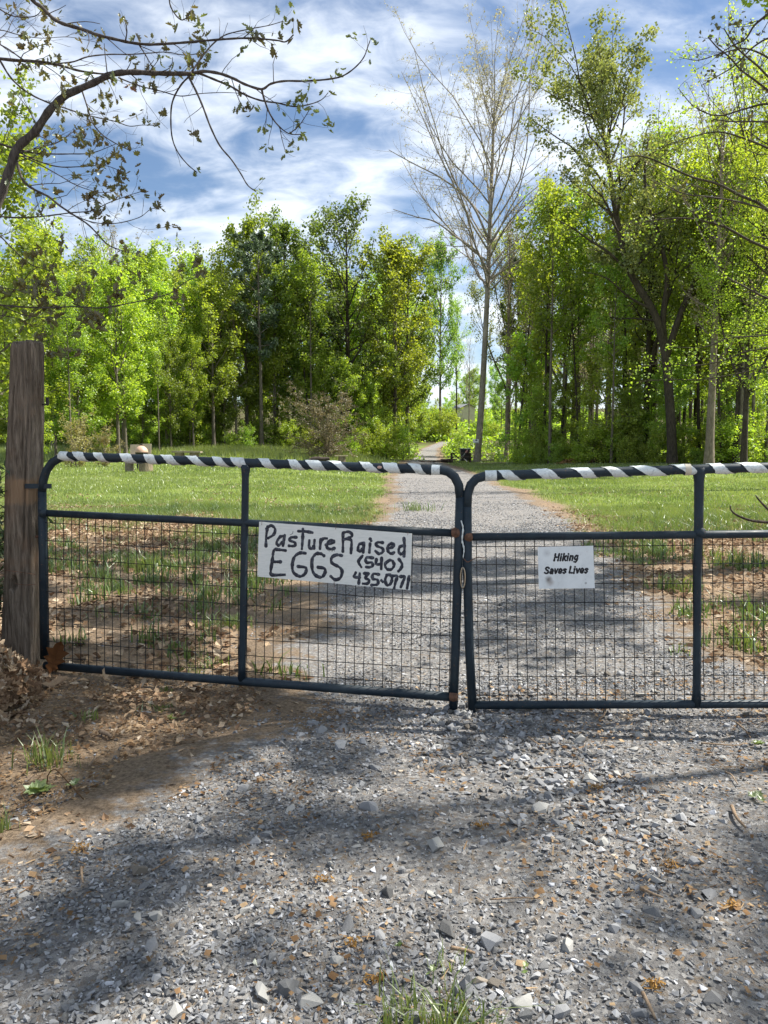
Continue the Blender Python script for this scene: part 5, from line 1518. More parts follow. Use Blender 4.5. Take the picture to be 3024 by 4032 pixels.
# young leaves in drooping clusters; the largest ones single pieces, the rest one mass
oleaf = {}
for key, mt in (('o', M_oakleaf), ('r', M_redleaf), ('g', M_freshleaf)):
    oleaf[key] = []
    for i in range(4):
        a, b = leaf_geom('oak', ro.uniform(.2, .8), ro.uniform(.3, .9), 10 + i)
        a = a + np.array([0, .5, 0]); a[:, 0] *= .8
        for tn in (.25, .7): oleaf[key].append(mesh('leaf', a, b, mt, False, {'tint': (np.full(len(a), tn), 'POINT')}))
rest = []
count = 0
for nm, ends, tip in leafpos:
    key = 'g' if nm[0] in 'B' else ('o' if nm[0] in 'CAD' else ('r' if nm[0] in 'G' and ro.random() < .4 else 'o'))
    for e in np.concatenate([ends, [tip]]):
        if ro.random() < (.48 if nm[0] in 'ABC' else (.25 if nm[0] == 'H' else .60)) and not np.allclose(e, tip): continue
        kk = key if ro.random() < .8 else ('r' if nm[0] in 'DEFGH' else 'g')
        for q in range(int(ro.integers(2, 6))):
            s = float(ro.uniform(.026, .058)) * (1.15 if nm[0] in 'CH' else 1)
            if count < 300:
                o = link('leaf', oleaf[kk][int(ro.integers(8))], oak, e - ob + ro.normal(0, .012, 3))
                az = ro.uniform(0, 6.28)
                o.rotation_euler = (-PI / 2 + abs(ro.normal(.55, .4)) * (1 if nm[0] != 'B' else 1.6), ro.normal(0, .4), az); o.scale = (s, s, s); count += 1
            else: rest.append((e + ro.normal(0, .02, 3), s))
if rest:
    pos = np.array([a for a, _ in rest]); ss = np.array([b for _, b in rest])
    a, b = leaf_geom('oak', .4, .6, 12)
    v, f, c = scatter_mesh([(a, b)], pos, ss, rots(len(pos), ro, .9), ro, ro.random(len(pos))[:, None])
    part('foliage', oak, v, f, M_oakleaf, False, {'tint': (c[:, 0], 'POINT')}, kind='stuff')

# ------------------------------------------------------------------ near trees on the right, mostly above and outside the frame
def c2(x, y, Y): return pt(1512 + x * CK, y * CK, Y)
nb = np.array([7.6, 9.5, -.1])
near = thing('near_tree', 'bare limbed tree whose dark branches poke in from the upper right', 'tree', nb)
npth = [nb, nb + (.0, .1, 2), nb + (-.1, .2, 4), nb + (.1, .1, 6.5), nb + (0, 0, 9), nb + (-.2, 0, 12)]
MB().tube(catmull(npth, 4), np.linspace(.26, .06, 21), 12).part('trunk', near, M_oakbark, True)
YN = 9.0
def nlimb(P_, w0, w1, dy=0., Y=YN, tw=8, tl=.28, nm='branch'):
    P = catmull(np.array([c2(a, b, Y + dy * i / max(1, len(P_) - 1)) for i, (a, b) in enumerate(P_)]), 5)
    k_ = 1 / 2 / 4.3203 / FPX * Y
    R = np.linspace(w0 * k_, w1 * k_, len(P))
    mb = MB().tube(P, R, 7)
    ln = np.linalg.norm(np.diff(P, axis=0), axis=1).sum()
    p, d, l1, ra = spawn(P[None], R[None], np.array([ln]), tw, .1, 1., 48, 15, tl, .5, .45, ro)
    P1, R1 = polyl(p, d, l1, np.clip(ra, .002, .01), 5, .2, .02, ro, .4); v, f = tubes(P1, R1, 4); mb.add(v, f)
    p, d, l2, ra = spawn(P1, R1, l1, 3, .2, 1., 42, 14, .45, .4, .7, ro)
    P2, R2 = polyl(p, d, l2, np.clip(ra, .0015, .004), 4, .2, .02, ro, .5); v, f = tubes(P2, R2, 3); mb.add(v, f)
    mb.part(nm, near, M_oakbark, True)
    return P2
tws = [nlimb([(1900, 560), (1700, 420), (1600, 345), (1540, 300), (1490, 245), (1440, 205), (1400, 160)], 10, 4, -.5),
       nlimb([(1900, 480), (1700, 365), (1620, 290), (1560, 240), (1510, 190), (1468, 122)], 11, 4, -.5),
       nlimb([(1900, 1000), (1700, 920), (1600, 890), (1500, 865), (1400, 850), (1300, 838), (1240, 810), (1180, 770)], 9, 3, -.5, tw=5, tl=.12),
       nlimb([(1900, 500), (1700, 525), (1600, 525), (1500, 525), (1420, 515)], 10, 4, .3, tw=6, tl=.15),
       nlimb([(1800, -60), (1659, 60), (1600, 110), (1560, 170), (1500, 200), (1440, 240)], 12, 4, .4),
       nlimb([(1900, 200), (1700, 160), (1600, 200), (1520, 280), (1440, 330), (1370, 370)], 10, 3, .4)]
YM = 24.0
mid = thing('gnarled_tree', 'gnarled dark tree with long sweeping bare limbs at the right edge', 'tree', (X(1700, YM), YM, -.1))
mb_ = np.array(mid.location)
def mlimb(P_, r0_, r1_, tw=8, tl=.22, Y=YM, dy=.5, nm='branch', sd=None):
    P = catmull(np.array([c2(a, b, Y + dy * i / max(1, len(P_) - 1)) for i, (a, b) in enumerate(P_)]), 5)
    R = np.linspace(r0_, r1_, len(P)); mb = MB().tube(P, R, 7)
    ln = np.linalg.norm(np.diff(P, axis=0), axis=1).sum()
    p, d, l1, ra = spawn(P[None], R[None], np.array([ln]), tw, .1, 1., 50, 15, tl, .5, .45, ro)
    P1, R1 = polyl(p, d, l1, np.clip(ra, .006, .03), 6, .17, .0, ro, .3); v, f = tubes(P1, R1, 4); mb.add(v, f)
    p, d, l2, ra = spawn(P1, R1, l1, 5, .2, 1., 42, 14, .5, .4, .7, ro)
    P2, R2 = polyl(p, d, l2, np.clip(ra, .004, .012), 5, .2, -.02, ro, .5); v, f = tubes(P2, R2, 3); mb.add(v, f)
    mb.part(nm, mid, BARK['dark'], True); return P2
MB().tube(catmull([mb_, mb_ + (.1, 0, 3), mb_ + (-.1, .1, 5.5), mb_ + (.2, 0, 8.5), mb_ + (0, 0, 12)], 5), np.linspace(.30, .07, 21), 10).part('trunk', mid, BARK['dark'], True)
mt = [mlimb([(1720, 960), (1620, 880), (1540, 845), (1440, 795), (1330, 765), (1220, 715), (1120, 676), (1040, 680), (980, 700)], .055, .012, tw=12),
      mlimb([(1800, 1150), (1690, 1090), (1580, 1040), (1480, 985), (1400, 960), (1320, 945), (1230, 945), (1150, 955), (1060, 980), (980, 1040)], .05, .012, tw=14),
      mlimb([(1800, 700), (1660, 640), (1560, 600), (1440, 570), (1300, 600), (1180, 640)], .04, .010, tw=12),
      mlimb([(1760, 500), (1660, 450), (1560, 470), (1440, 500), (1340, 460), (1270, 380)], .04, .010, tw=14, tl=.3),
      mlimb([(1760, 330), (1660, 250), (1560, 210), (1460, 230), (1360, 260), (1290, 250)], .035, .008, tw=16, tl=.3),
      mlimb([(1800, 1330), (1660, 1290), (1560, 1240), (1460, 1180), (1400, 1080)], .045, .012, tw=12),
      mlimb([(1760, 1480), (1680, 1500), (1560, 1520), (1460, 1560), (1330, 1580), (1200, 1570), (1080, 1590)], .03, .008, tw=14, tl=.2),
      mlimb([(1800, 1560), (1640, 1590), (1500, 1620), (1360, 1640), (1230, 1640), (1080, 1650)], .03, .008, tw=14, tl=.2),
      mlimb([(1800, 1420), (1640, 1450), (1500, 1460), (1380, 1500), (1250, 1500)], .03, .008, tw=12, tl=.2)]
tp_ = np.concatenate([q.reshape(-1, 3) for q in mt]); tp_ = tp_[ro.random(len(tp_)) < .55]
tp_ = tp_ + ro.normal(0, .10, tp_.shape)
lv_, lf_, lt = leaf_quads(tp_, .085, ro)
part('foliage', mid, lv_, lf_, LEAF['spring'], False, {'tint': (lt, 'POINT')}, kind='stuff')
tp_ = np.concatenate([q[:, -1] for q in tws]); tp_ = tp_[ro.random(len(tp_)) < .5]
lv_, lf_, lt = leaf_quads(np.repeat(tp_, 3, 0) + ro.normal(0, .03, (len(tp_) * 3, 3)), .05, ro)
part('foliage', near, lv_, lf_, M_oakleaf, False, {'tint': (lt, 'POINT')}, kind='stuff')

# roadside trees standing right of the frame: they throw the dappled shade on the drive
def shade_tree(x, y, H, L, seed, leaves, cb, label, lsize=.105, nl=10):
    o = thing('roadside_tree', label, 'tree', (x, y, -.1))
    wv, wf, lv_, lf_, lt = grow(seed, H, .10, L, cb=cb, nl=nl, a0=74, a1=42, prof='round', S1=5, S2=3, lf1=.42, leaves=int(leaves * 1.9), lsize=lsize, ljit=.12, trop=.03, wob=.15, tw=.55)
    link('trunk', mesh('trunk', wv, wf, BARK['grey'], True), o)
    link('crown', mesh('crown', lv_, lf_, LEAF['spring'], False, {'tint': (lt, 'POINT')}), o)
    return o
shade_tree(6.2, 9.0, 12.5, 4.4, 71, 17000, .54, 'leafy roadside tree shading the ground just beyond the gates', nl=15)
shade_tree(6.7, 4.7, 11.5, 4.6, 72, 9000, .55, 'leafy roadside tree right of the viewpoint in front of the gates', nl=17)
shade_tree(8.3, 12.6, 14.5, 3.9, 74, 12000, .60, 'tall leafy roadside tree right of the drive well beyond the gates', nl=16)
# ------------------------------------------------------------------ picnic corner and field furniture
M_wood_dark = plain_mat('weathered_dark_timber', (.050, .036, .028), .85, .35, 6)
M_wood_grey = plain_mat('grey_weathered_timber', (.26, .215, .165), .85, .3, 5)
M_wood_log = bark_mat('split_log', (.13, .10, .07), (.30, .24, .175), 3.0)
M_tan = plain_mat('tan_sling_cloth', (.50, .40, .31), .8, .1, 10)
M_clay = plain_mat('terracotta_enamel', (.52, .34, .25), .45, .12, 6)
M_dark = plain_mat('black_cast_iron', (.022, .022, .022), .55, .2, 10)
M_bin = plain_mat('black_plastic', (.018, .020, .024), .4, .15, 6)
M_alu = plain_mat('aluminium_tube', (.45, .46, .47), .35, .1, 10, .8)
M_blue = plain_mat('turquoise_plastic', (.03, .22, .42), .4, .1, 4)
M_red = plain_mat('faded_red_cloth', (.42, .12, .09), .8, .15, 8)
def gz(x, y): return float(ground_z(x, y))

# picnic table left of the tall tree
Y = 60.0; x = X(995, Y); z = gz(x, Y)
pic = thing('picnic_table', 'dark timber picnic table between the drive and the tall bare tree', 'table', (x, Y, z))
for i in range(5): MB().box((x, Y - .30 + i * .15, z + .74), (2.0, .14, .045)).part('table_plank', pic, M_wood_dark)
for s in (-1, 1):
    MB().box((x, Y + s * .70, z + .44), (2.0, .26, .045)).part('bench_plank', pic, M_wood_dark)
for sx_ in (-.72, .72):
    for s in (-1, 1): MB().box((x + sx_, Y + s * .40, z + .36), (.10, .10, .86), rx=s * .52).part('leg', pic, M_wood_dark)
    MB().box((x + sx_ + .06, Y, z + .41), (.045, 1.55, .11)).part('cross_beam', pic, M_wood_dark)
    MB().box((x + sx_ * .55, Y, z + .54), (.75, .05, .09), ry=(.72 if sx_ < 0 else -.72)).part('brace', pic, M_wood_dark)
# wheeled bin
Y = 64.0; x = X(1003.5, Y); z = gz(x, Y)
bn = thing('wheeled_bin', 'black wheeled rubbish bin behind the picnic table', 'bin', (x, Y, z))
mb = MB(); b0, b1, h = .24, .31, .98
v = [[sx_ * b, sy * b, zz_] for zz_, b in ((0.06, b0), (h, b1)) for sx_, sy in ((-1, -1), (1, -1), (1, 1), (-1, 1))]
mb.add(np.array(v) * [1.25, 1.2, 1] + [x, Y, z], [[3, 2, 1, 0], [4, 5, 6, 7], [0, 1, 5, 4], [1, 2, 6, 5], [2, 3, 7, 6], [3, 0, 4, 7]]); mb.part('body', bn, M_bin)
MB().box((x, Y, z + h + .05), (.86, .84, .08), rx=.05).part('lid', bn, M_bin)
for s in (-1, 1): MB().lathe((x + s * .32, Y + .36, z + .12), [(.02, -.03), (.12, -.03), (.12, .03), (.02, .03)], 12, 'x').part('wheel', bn, M_dark)
# folding chair leaning there
Y = 61.2; x = X(1000, Y); z = gz(x, Y)
fc = thing('folding_chair', 'folding lawn chair with a red cushion between the picnic table and the bin', 'chair', (x, Y, z))
for s in (-1, 1):
    MB().tube([(x - .35 + .0, Y + s * .25, z), (x + .35, Y + s * .25, z + 1.02)], .018, 6).part('frame_tube', fc, M_alu)
    MB().tube([(x + .35, Y + s * .25, z), (x - .15, Y + s * .25, z + .5)], .018, 6).part('frame_tube', fc, M_alu)
MB().box((x + .02, Y, z + .48), (.46, .5, .03)).part('seat', fc, M_bin)
MB().box((x + .26, Y, z + .86), (.10, .5, .22), ry=.55).part('cushion', fc, M_red)
# firewood by the drive
rp_ = np.random.default_rng(14)
Y = 58.5; x = X(945, Y); z = gz(x, Y)
fw = thing('firewood_pile', 'low scatter of dark firewood beside the drive near the picnic table', 'firewood', (x, Y, z))
for i in range(14):
    a = rp_.uniform(-.5, .5); c = np.array([x + rp_.uniform(-1.3, 1.3), Y + rp_.uniform(-.5, .5), z + .07 + .09 * (i % 3)])
    d = np.array([math.cos(a), math.sin(a), rp_.normal(0, .08)]) * rp_.uniform(.4, .9)
    MB().tube([c - d / 2, c + d / 2], rp_.uniform(.05, .08), 7).part('log', fw, M_wood_dark)
# blue basin
Y = 58.0; x = X(1144, Y); z = gz(x, Y)
bp = thing('paddling_pool', 'shallow blue plastic basin at the edge of the right woods', 'basin', (x, Y, z))
MB().lathe((x, Y, z), [(.01, .03), (.72, .03), (.78, .05), (.86, .42), (.93, .43), (.93, .38), (.88, .37), (.80, .0), (.01, .0)], 24).part('shell', bp, M_blue, True)
# white stake
Y = 59.0; x = X(1118, Y); z = gz(x, Y)
sk = thing('marker_stake', 'thin white marker stake left of the blue basin', 'stake', (x, Y, z))
MB().tube([(x, Y, z - .1), (x + .02, Y, z + 1.1)], .03, 6).part('pole', sk, M_white); MB().box((x, Y - .03, z + 1.1), (.12, .02, .1)).part('cap', sk, M_white)
Y = 59.5; x = X(1086, Y); z = gz(x, Y)
pk = thing('grey_pail', 'small grey pail at the wood edge behind the tall tree', 'pail', (x, Y, z))
MB().lathe((x, Y, z), [(.01, 0), (.16, 0), (.2, .42), (.22, .43), (.18, .40), (.14, .03), (.01, .03)], 14).part('bucket', pk, plain_mat('zinc', (.30, .34, .37), .5), True)
MB().tube(catmull([(x - .2, Y, z + .42), (x, Y - .1, z + .62), (x + .2, Y, z + .42)], 4), .01, 5).part('handle', pk, M_dark)
# mound of brown leaves at the right wood edge and bare patch
Y = 50.5; x = X(1263, Y); z = gz(x, Y)
ml = thing('brown_leaf_mound', 'low orange brown mound of leaves at the foot of the right woods', 'leaf pile', (x, Y, z))
n = 900; a = rp_.uniform(0, 6.28, n); q_ = np.sqrt(rp_.random(n)); mx = x + np.cos(a) * q_ * 2.1; my = Y + np.sin(a) * q_ * .9
mz = ground_z(mx, my) + .42 * (1 - q_ ** 2) * (.6 + .6 * vnoise(mx, my, .6, 3)) * rp_.random(n) ** .4
v, f, c = scatter_mesh([(lv2, lf2)], np.column_stack([mx, my, mz]), rp_.uniform(.10, .2, n), rots(n, rp_, .6), rp_, rp_.random(n)[:, None])
part('heaped_leaves', ml, v, f, dry_mat('orange_litter', [(0, (.20, .11, .05)), (.6, (.40, .23, .11)), (1, (.55, .38, .22))]), False, {'tint': (c[:, 0], 'POINT')}, kind='stuff')
M_bare = plain_mat('bare_sandy_soil', (.24, .19, .14), .95, .3, 3)
Y = 57; n = 26; a = np.linspace(0, 2 * PI, n, endpoint=False)
bx = X(1110, Y) + np.cos(a) * 3.3 * (1 + .12 * np.sin(3 * a)); by = Y + np.sin(a) * 1.1
bpv = np.concatenate([[[X(1110, Y), Y, gz(X(1110, Y), Y) + .05]], np.column_stack([bx, by, ground_z(bx, by) + .012])])
bo = link('bare_patch', mesh('bare_patch', bpv, np.array([[0, 1 + i, 1 + (i + 1) % n] for i in range(n)]), M_bare)); tag(bo, 'bare sandy patch beside the tall tree', kind='structure')

# grill on its log stand with two sling chairs behind
Y = 33.0; x = X(309, Y); z = gz(x, Y)
gk = thing('kettle_grill', 'clay coloured domed kettle grill on a log stand in the left field', 'grill', (x, Y, z))
sc_ = 33. / FPX / 3.9375                                    # metres per full pixel here
zt_ = lambda fy: vpt(0, fy / V2F, Y)[2]
gcx = X(528 / 1.0 / V2F + 0, Y) if False else float(pt(557, 1780, Y)[0])
zb0, zb1 = zt_(1792), zt_(1758)
MB().lathe((gcx, Y, zb0), [(.02, -.05), (.20, -.03), (.25, .04), (.265, .12)], 20).part('bowl', gk, M_dark, True)
dome = MB().lathe((gcx, Y, zb0 + .12), [(.275, 0), (.275, .035), (.26, .10), (.215, .18), (.13, .25), (.05, .285), (.01, .29)], 20).part('lid', gk, M_clay, True)
MB().tube(catmull([(gcx - .05, Y - .02, zb0 + .40), (gcx - .05, Y - .02, zb0 + .46), (gcx + .05, Y - .02, zb0 + .46), (gcx + .05, Y - .02, zb0 + .40)], 3), .014, 6).part('handle', dome, M_dark)
MB().lathe((gcx, Y, zb0 + .40), [(.045, 0), (.045, .03), (.03, .05)], 10).part('vent', dome, M_dark)
gsx = float(pt(575, 1830, Y)[0])
st_ = thing('log_stand', 'upright split log stand carrying the kettle grill', 'log', (gsx, Y, z))
MB().tube([(gsx, Y, z - .05), (gsx - .02, Y, zb0 - .06)], [.30, .28], 14).part('log', st_, M_wood_log)
gs2 = float(pt(500, 1830, Y)[0])
st2 = thing('log_stump', 'shorter grey log stump left of the grill stand', 'log', (gs2, Y + .3, z))
MB().tube([(gs2, Y + .3, z - .05), (gs2, Y + .3, zb0 - .12)], [.19, .185], 12).part('log', st2, M_wood_grey)
sl = thing('plank_shelf', 'weathered plank lying across the stump and the grill stand', 'plank', (gcx, Y, zb0))
MB().box(((gsx + gs2) / 2, Y + .15, zb0 - .085), (1.15, .5, .05)).part('plank', sl, M_wood_grey)
for (fx0, fx1, fy0, lab) in ((513, 552, 1750, 'tan sling garden chair behind the kettle grill, the left of two'), (555, 595, 1747, 'tan sling garden chair behind the kettle grill, the right of two')):
    Yc = 36.0; xc = float(pt((fx0 + fx1) / 2, 1780, Yc)[0]); zc = gz(xc, Yc)
    ch = thing('sling_chair', lab, 'chair', (xc, Yc, zc))
    w_c = (fx1 - fx0) * Yc / FPX / 3.9375; topz = float(pt(0, fy0, Yc)[2])
    MB().box((xc, Yc, (topz + zc + .42) / 2), (w_c, .03, topz - zc - .42), rx=-.12).part('backrest', ch, M_tan)
    MB().box((xc, Yc - .28, zc + .44), (w_c, .5, .03)).part('seat', ch, M_tan)
    for sx_ in (-1, 1):
        for sy in (-.5, .02): MB().tube([(xc + sx_ * w_c / 2, Yc + sy, zc - .03), (xc + sx_ * w_c / 2, Yc + sy, zc + .62)], .02, 6).part('leg', ch, M_dark)
        MB().box((xc + sx_ * w_c / 2, Yc - .25, zc + .64), (.05, .6, .03)).part('armrest', ch, M_dark)
# plank table on two stumps
Y = 46.0; xa, xc_ = float(pt(680, 1778, Y)[0]), float(pt(793, 1778, Y)[0]); zt2 = float(pt(0, 1776, Y)[2])
x = (xa + xc_) / 2; z = gz(x, Y)
pb = thing('plank_table', 'rough plank table on two squat stump legs in the left field', 'table', (x, Y, z))
MB().box((x, Y, zt2 - .05), (xc_ - xa, .62, .10), ry=.012).part('table_top', pb, M_wood_grey)
for fx in (707, 765):
    lx = float(pt(fx, 1790, Y)[0]); MB().tube([(lx, Y, z - .05), (lx, Y, zt2 - .11)], [.30, .28], 12).part('leg', pb, M_wood_log)
# flat topped stump stool further right
Y = 47.0; xa, xc_ = float(pt(1318, 1795, Y)[0]), float(pt(1368, 1795, Y)[0]); zt2 = float(pt(0, 1793, Y)[2]); x = (xa + xc_) / 2; z = gz(x, Y)
stl = thing('stump_stool', 'pale topped stump stool beside the low dark log', 'stool', (x, Y, z))
MB().tube([(x + .05, Y, z - .05), (x + .05, Y, zt2 - .07)], [.24, .22], 12).part('stump', stl, M_wood_log)
MB().box((x, Y, zt2 - .03), (xc_ - xa, .5, .06), ry=-.02).part('slab', stl, plain_mat('pale_slab', (.45, .36, .25), .8, .2, 6))
Y = 47.0; x = float(pt(1258, 1808, Y)[0]); z = gz(x, Y)
lg = thing('fallen_log', 'dark log lying in the grass left of the stump stool', 'log', (x, Y, z))
zl = float(pt(0, 1809, Y)[2])
MB().tube(catmull([(x - .62, Y, zl - .05), (x - .2, Y, zl + .02), (x + .3, Y, zl), (x + .62, Y, zl + .05)], 4), [.13, .14, .15, .16, .16, .16, .16, .15, .15, .14, .13, .11, .09], 10).part('trunk', lg, M_wood_dark)
MB().tube([(x, Y - .1, z - .05), (x, Y - .1, zl - .1)], .07, 7).part('prop', lg, M_wood_dark)
MB().tube([(x - .1, Y, zl + .1), (x - .05, Y, zl + .32)], [.03, .02], 6).part('stub', lg, M_wood_dark)

# far shed on the slope
Y = 138.0; sxa = float(pt(1795, 1650, Y)[0]); sxb = float(pt(1818, 1650, Y)[0]); sxc = float(pt(1856, 1650, Y)[0])
z0 = float(pt(0, 1640, Y)[2]); ze = float(pt(0, 1605, Y)[2]); zr = float(pt(0, 1592, Y)[2])
sh = thing('garden_shed', 'small cream gabled shed on the slope beyond the drive', 'shed', (sxb, Y, z0 - 3))
M_cream_w = plain_mat('cream_siding', (.62, .55, .42), .8, .08, 2); M_roof = plain_mat('grey_shingle', (.22, .22, .23), .8, .2, 4)
gm = (sxb + sxc) / 2 + .3
zl0 = float(ground_z(sxb, Y)) - .2
vf = np.array([[sxb, Y, zl0], [sxc + .6, Y, zl0], [sxc + .6, Y, ze], [gm, Y, zr], [sxb, Y, ze], [sxa, Y + 5, zl0], [sxc - 1, Y + 5, zl0], [sxc - 1, Y + 5, ze], [gm - 1.9, Y + 5, zr], [sxa, Y + 5, ze]])
mb = MB(); mb.add(vf, [[0, 1, 2, 4], [0, 4, 9, 5], [1, 6, 7, 2]], [[4, 2, 3]]); mb.part('wall', sh, M_cream_w)
mb = MB(); up_ = np.array([0, 0, .12]); ro_ = np.array([[0, -.3, 0]])
mb.add(np.array([vf[4] + (-.25, -.3, -.05), vf[3] + (0, -.3, .1), vf[8] + (0, 0, .1), vf[9] + (-.25, 0, -.05)]), [[0, 1, 2, 3]])
mb.add(np.array([vf[3] + (0, -.3, .1), vf[2] + (.25, -.3, -.05), vf[7] + (.25, 0, -.05), vf[8] + (0, 0, .1)]), [[0, 1, 2, 3]]); mb.part('roof', sh, M_roof)

# ------------------------------------------------------------------ small things on the near ground
rw = np.random.default_rng(15)
def gpt(fx, fy):
    """ground point under a pixel"""
    d = pt(fx, fy, 1.0) - np.array([0, 0, CAM_Z]); s = CAM_Z / -d[2]
    for _ in range(6):
        p = np.array([0, 0, CAM_Z]) + d * s; s = (CAM_Z - float(drive_z(p[0], p[1]))) / -d[2]
    return np.array([0, 0, CAM_Z]) + d * s
M_tuft = leaf_mat('tuft_grass', (.075, .135, .020), (.22, .29, .055), .42, (1.3, 1.25, .5), .25, .1)
def tuft(fx, fy, n, h, spread, label, lean=.5, w=.006):
    c = gpt(fx, fy)
    o = thing('grass_tuft', label, 'grass tuft', c)
    x = c[0] + rw.normal(0, spread, n); y = c[1] + rw.normal(0, spread * .8, n)
    v, fs, tt = blades(x, y, h * rw.uniform(.45, 1.1, n), w * rw.uniform(.7, 1.4, n), rw, lean, zf=drive_z, seg2=True)
    part('blades', o, v, fs, M_tuft, False, {'tint': (tt, 'POINT')}, kind='stuff'); return o
tuft(1715, 4060, 200, .11, .075, 'bright green grass tuft at the bottom edge of the gravel', .6, .005)
tuft(1740, 3800, 14, .09, .03, 'few thin grass blades above the bottom tuft', .5, .004)
tuft(190, 3010, 80, .15, .05, 'green grass tuft on the leafy dirt left of the drive', .6, .006)
tuft(345, 2830, 26, .07, .03, 'small grass sprig on the dirt bank left of the drive', .7)
tuft(625, 2795, 40, .05, .04, 'low dark grass clump below the left gate', .8)
tuft(650, 2720, 24, .04, .02, 'tiny grass clump just under the left gate rail', .7)
tuft(10, 3290, 30, .12, .02, 'grass tuft at the left edge of the picture', .4)
tuft(735, 2650, 60, .08, .06, 'dark grass tuft behind the bottom rail of the left gate', .5)
tuft(925, 2470, 150, .13, .07, 'bright grass tuft beside the upright of the left gate', .6)
tuft(560, 2250, 120, .22, .12, 'tall weedy grass behind the left part of the left gate', .5, .012)
tuft(830, 2170, 90, .2, .12, 'fresh green weed clump behind the left gate near the egg sign', .5, .014)
tuft(1640, 2010, 90, .25, .18, 'grass tuft at the left shoulder of the drive beyond the gates', .5, .012)
tuft(2660, 2330, 90, .2, .1, 'green weeds in the leaves behind the right gate upright', .5, .014)
tuft(2900, 2230, 110, .25, .14, 'tall weeds behind the right gate near the frame edge', .5, .014)
tuft(2930, 2560, 60, .15, .07, 'leafy weed low behind the right gate near the frame edge', .5, .014)
def rosette(fx, fy, n, L, label, kind='maple'):
    c = gpt(fx, fy); o = thing('broadleaf_weed', label, 'weed', c)
    for i in range(n):
        a, b = leaf_geom(kind, rw.uniform(.1, .5), rw.uniform(.05, .4), 40 + i)
        a = a + np.array([0, .55, 0])
        m_ = mesh('leaf', a, b, M_tuft, False, {'tint': (np.full(len(a), rw.uniform(.2, .9)), 'POINT')})
        q = link('leaf', m_, o, (rw.normal(0, L * .3), rw.normal(0, L * .3), .012 + .01 * i / n))
        s = float(L * rw.uniform(.7, 1.2)); q.scale = (s, s, s); q.rotation_euler = (rw.uniform(.05, .6), rw.normal(0, .2), rw.uniform(0, 6.28))
rosette(150, 3130, 9, .055, 'light green broad leaved weed in front of the left grass tuft')
rosette(280, 3110, 5, .045, 'broad leaved weed beside the bent straw stem left of the drive')
rosette(670, 2840, 4, .05, 'single upright green seedling on the dirt left of the drive', 'plain')
rosette(2985, 3165, 5, .035, 'small green weed at the right edge of the gravel')
rosette(2990, 2945, 6, .04, 'flat green weed at the right edge below the gate')
rosette(1690, 3850, 3, .02, 'tiny green sprout among the stones near the bottom tuft')
rosette(1560, 3730, 3, .02, 'tiny yellowish sprout low in the centre gravel')
rosette(2065, 3840, 3, .018, 'tiny sprout among the stones right of the bottom tuft')
# bent straw stem
c = [gpt(185, 3090), pt(190, 3050, 3.0), pt(215, 3030, 2.98), pt(250, 3060, 2.95), gpt(345, 3165)]
o = thing('straw_stem', 'long bent straw stem arching over the left weeds', 'stem', c[0])
MB().tube(catmull(c, 6), .0022, 5).part('stem', o, M_needle, True, attrs=None)
# twigs and sticks
M_stick = bark_mat('fallen_stick', (.11, .075, .05), (.30, .22, .15), 8.0)
sticks = [([(2880, 3190), (2900, 3235), (2935, 3275)], .008, 'dark short stick on the gravel near the right edge'),
 ([(2760, 2935), (2830, 2940), (2890, 2945), (2940, 2935)], .004, 'thin twig lying below the right gate near the frame edge'),
 ([(2900, 2855), (2935, 2885), (2955, 2915)], .005, 'curved brown twig at the right below the gate'),
 ([(2000, 3950), (2240, 3545)], .0, ''),
 ([(1930, 3555), (2050, 3548), (2130, 3552)], .003, 'long thin reddish twig across the centre gravel'),
 ([(2080, 2910), (2120, 2940), (2140, 2955)], .004, 'small twig on the gravel below the right gate'),
 ([(2100, 3035), (2180, 3030), (2225, 3028)], .0035, 'straight twig on the shaded gravel right of centre'),
 ([(1775, 3750), (1830, 3760), (1870, 3772)], .006, 'dark stick above the bottom grass tuft'),
 ([(2520, 3510), (2570, 3535), (2610, 3550)], .005, 'pale split stick at the right side of the gravel'),
 ([(2530, 3930), (2560, 3990), (2580, 4032)], .006, 'brown stick at the bottom right'),
 ([(350, 3030), (375, 2995), (385, 2975)], .006, 'stout brown twig on the leafy dirt'),
 ([(395, 2895), (420, 2905), (440, 2918)], .013, 'short thick broken stick on the leafy dirt'),
 ([(50, 3300), (110, 3290), (150, 3320), (155, 3345)], .004, 'curved brown vine stem at the left edge'),
 ([(320, 3430), (322, 3460), (327, 3490)], .005, 'short upright looking twig at the left of the gravel'),
 ([(2855, 3050), (2880, 3062), (2905, 3100)], .004, 'thin brown twig above the right edge weed'),
 ([(2360, 2840), (2380, 2820), (2390, 2750)], .006, 'splintered stick under the right gate upright'),
 ([(2330, 2790), (2400, 2795)], .0, ''),
 ([(600, 3440), (650, 3410), (700, 3380)], .003, 'thin straw across the left gravel'),
 ([(470, 2700), (510, 2690), (560, 2680)], .003, 'thin root on the bare dirt below the left gate')]
for P_, rad, lab in sticks:
    if not lab: continue
    pts_ = np.array([gpt(a, b) for a, b in P_]) + np.array([0, 0, rad + .008])
    o = thing('stick', lab, 'stick', pts_[0], 'sticks on the near ground')
    cp = catmull(pts_, 5); R = rad * (1 - .45 * np.linspace(0, 1, len(cp))); MB().tube(cp, R, 6).part('wood', o, M_stick, True)
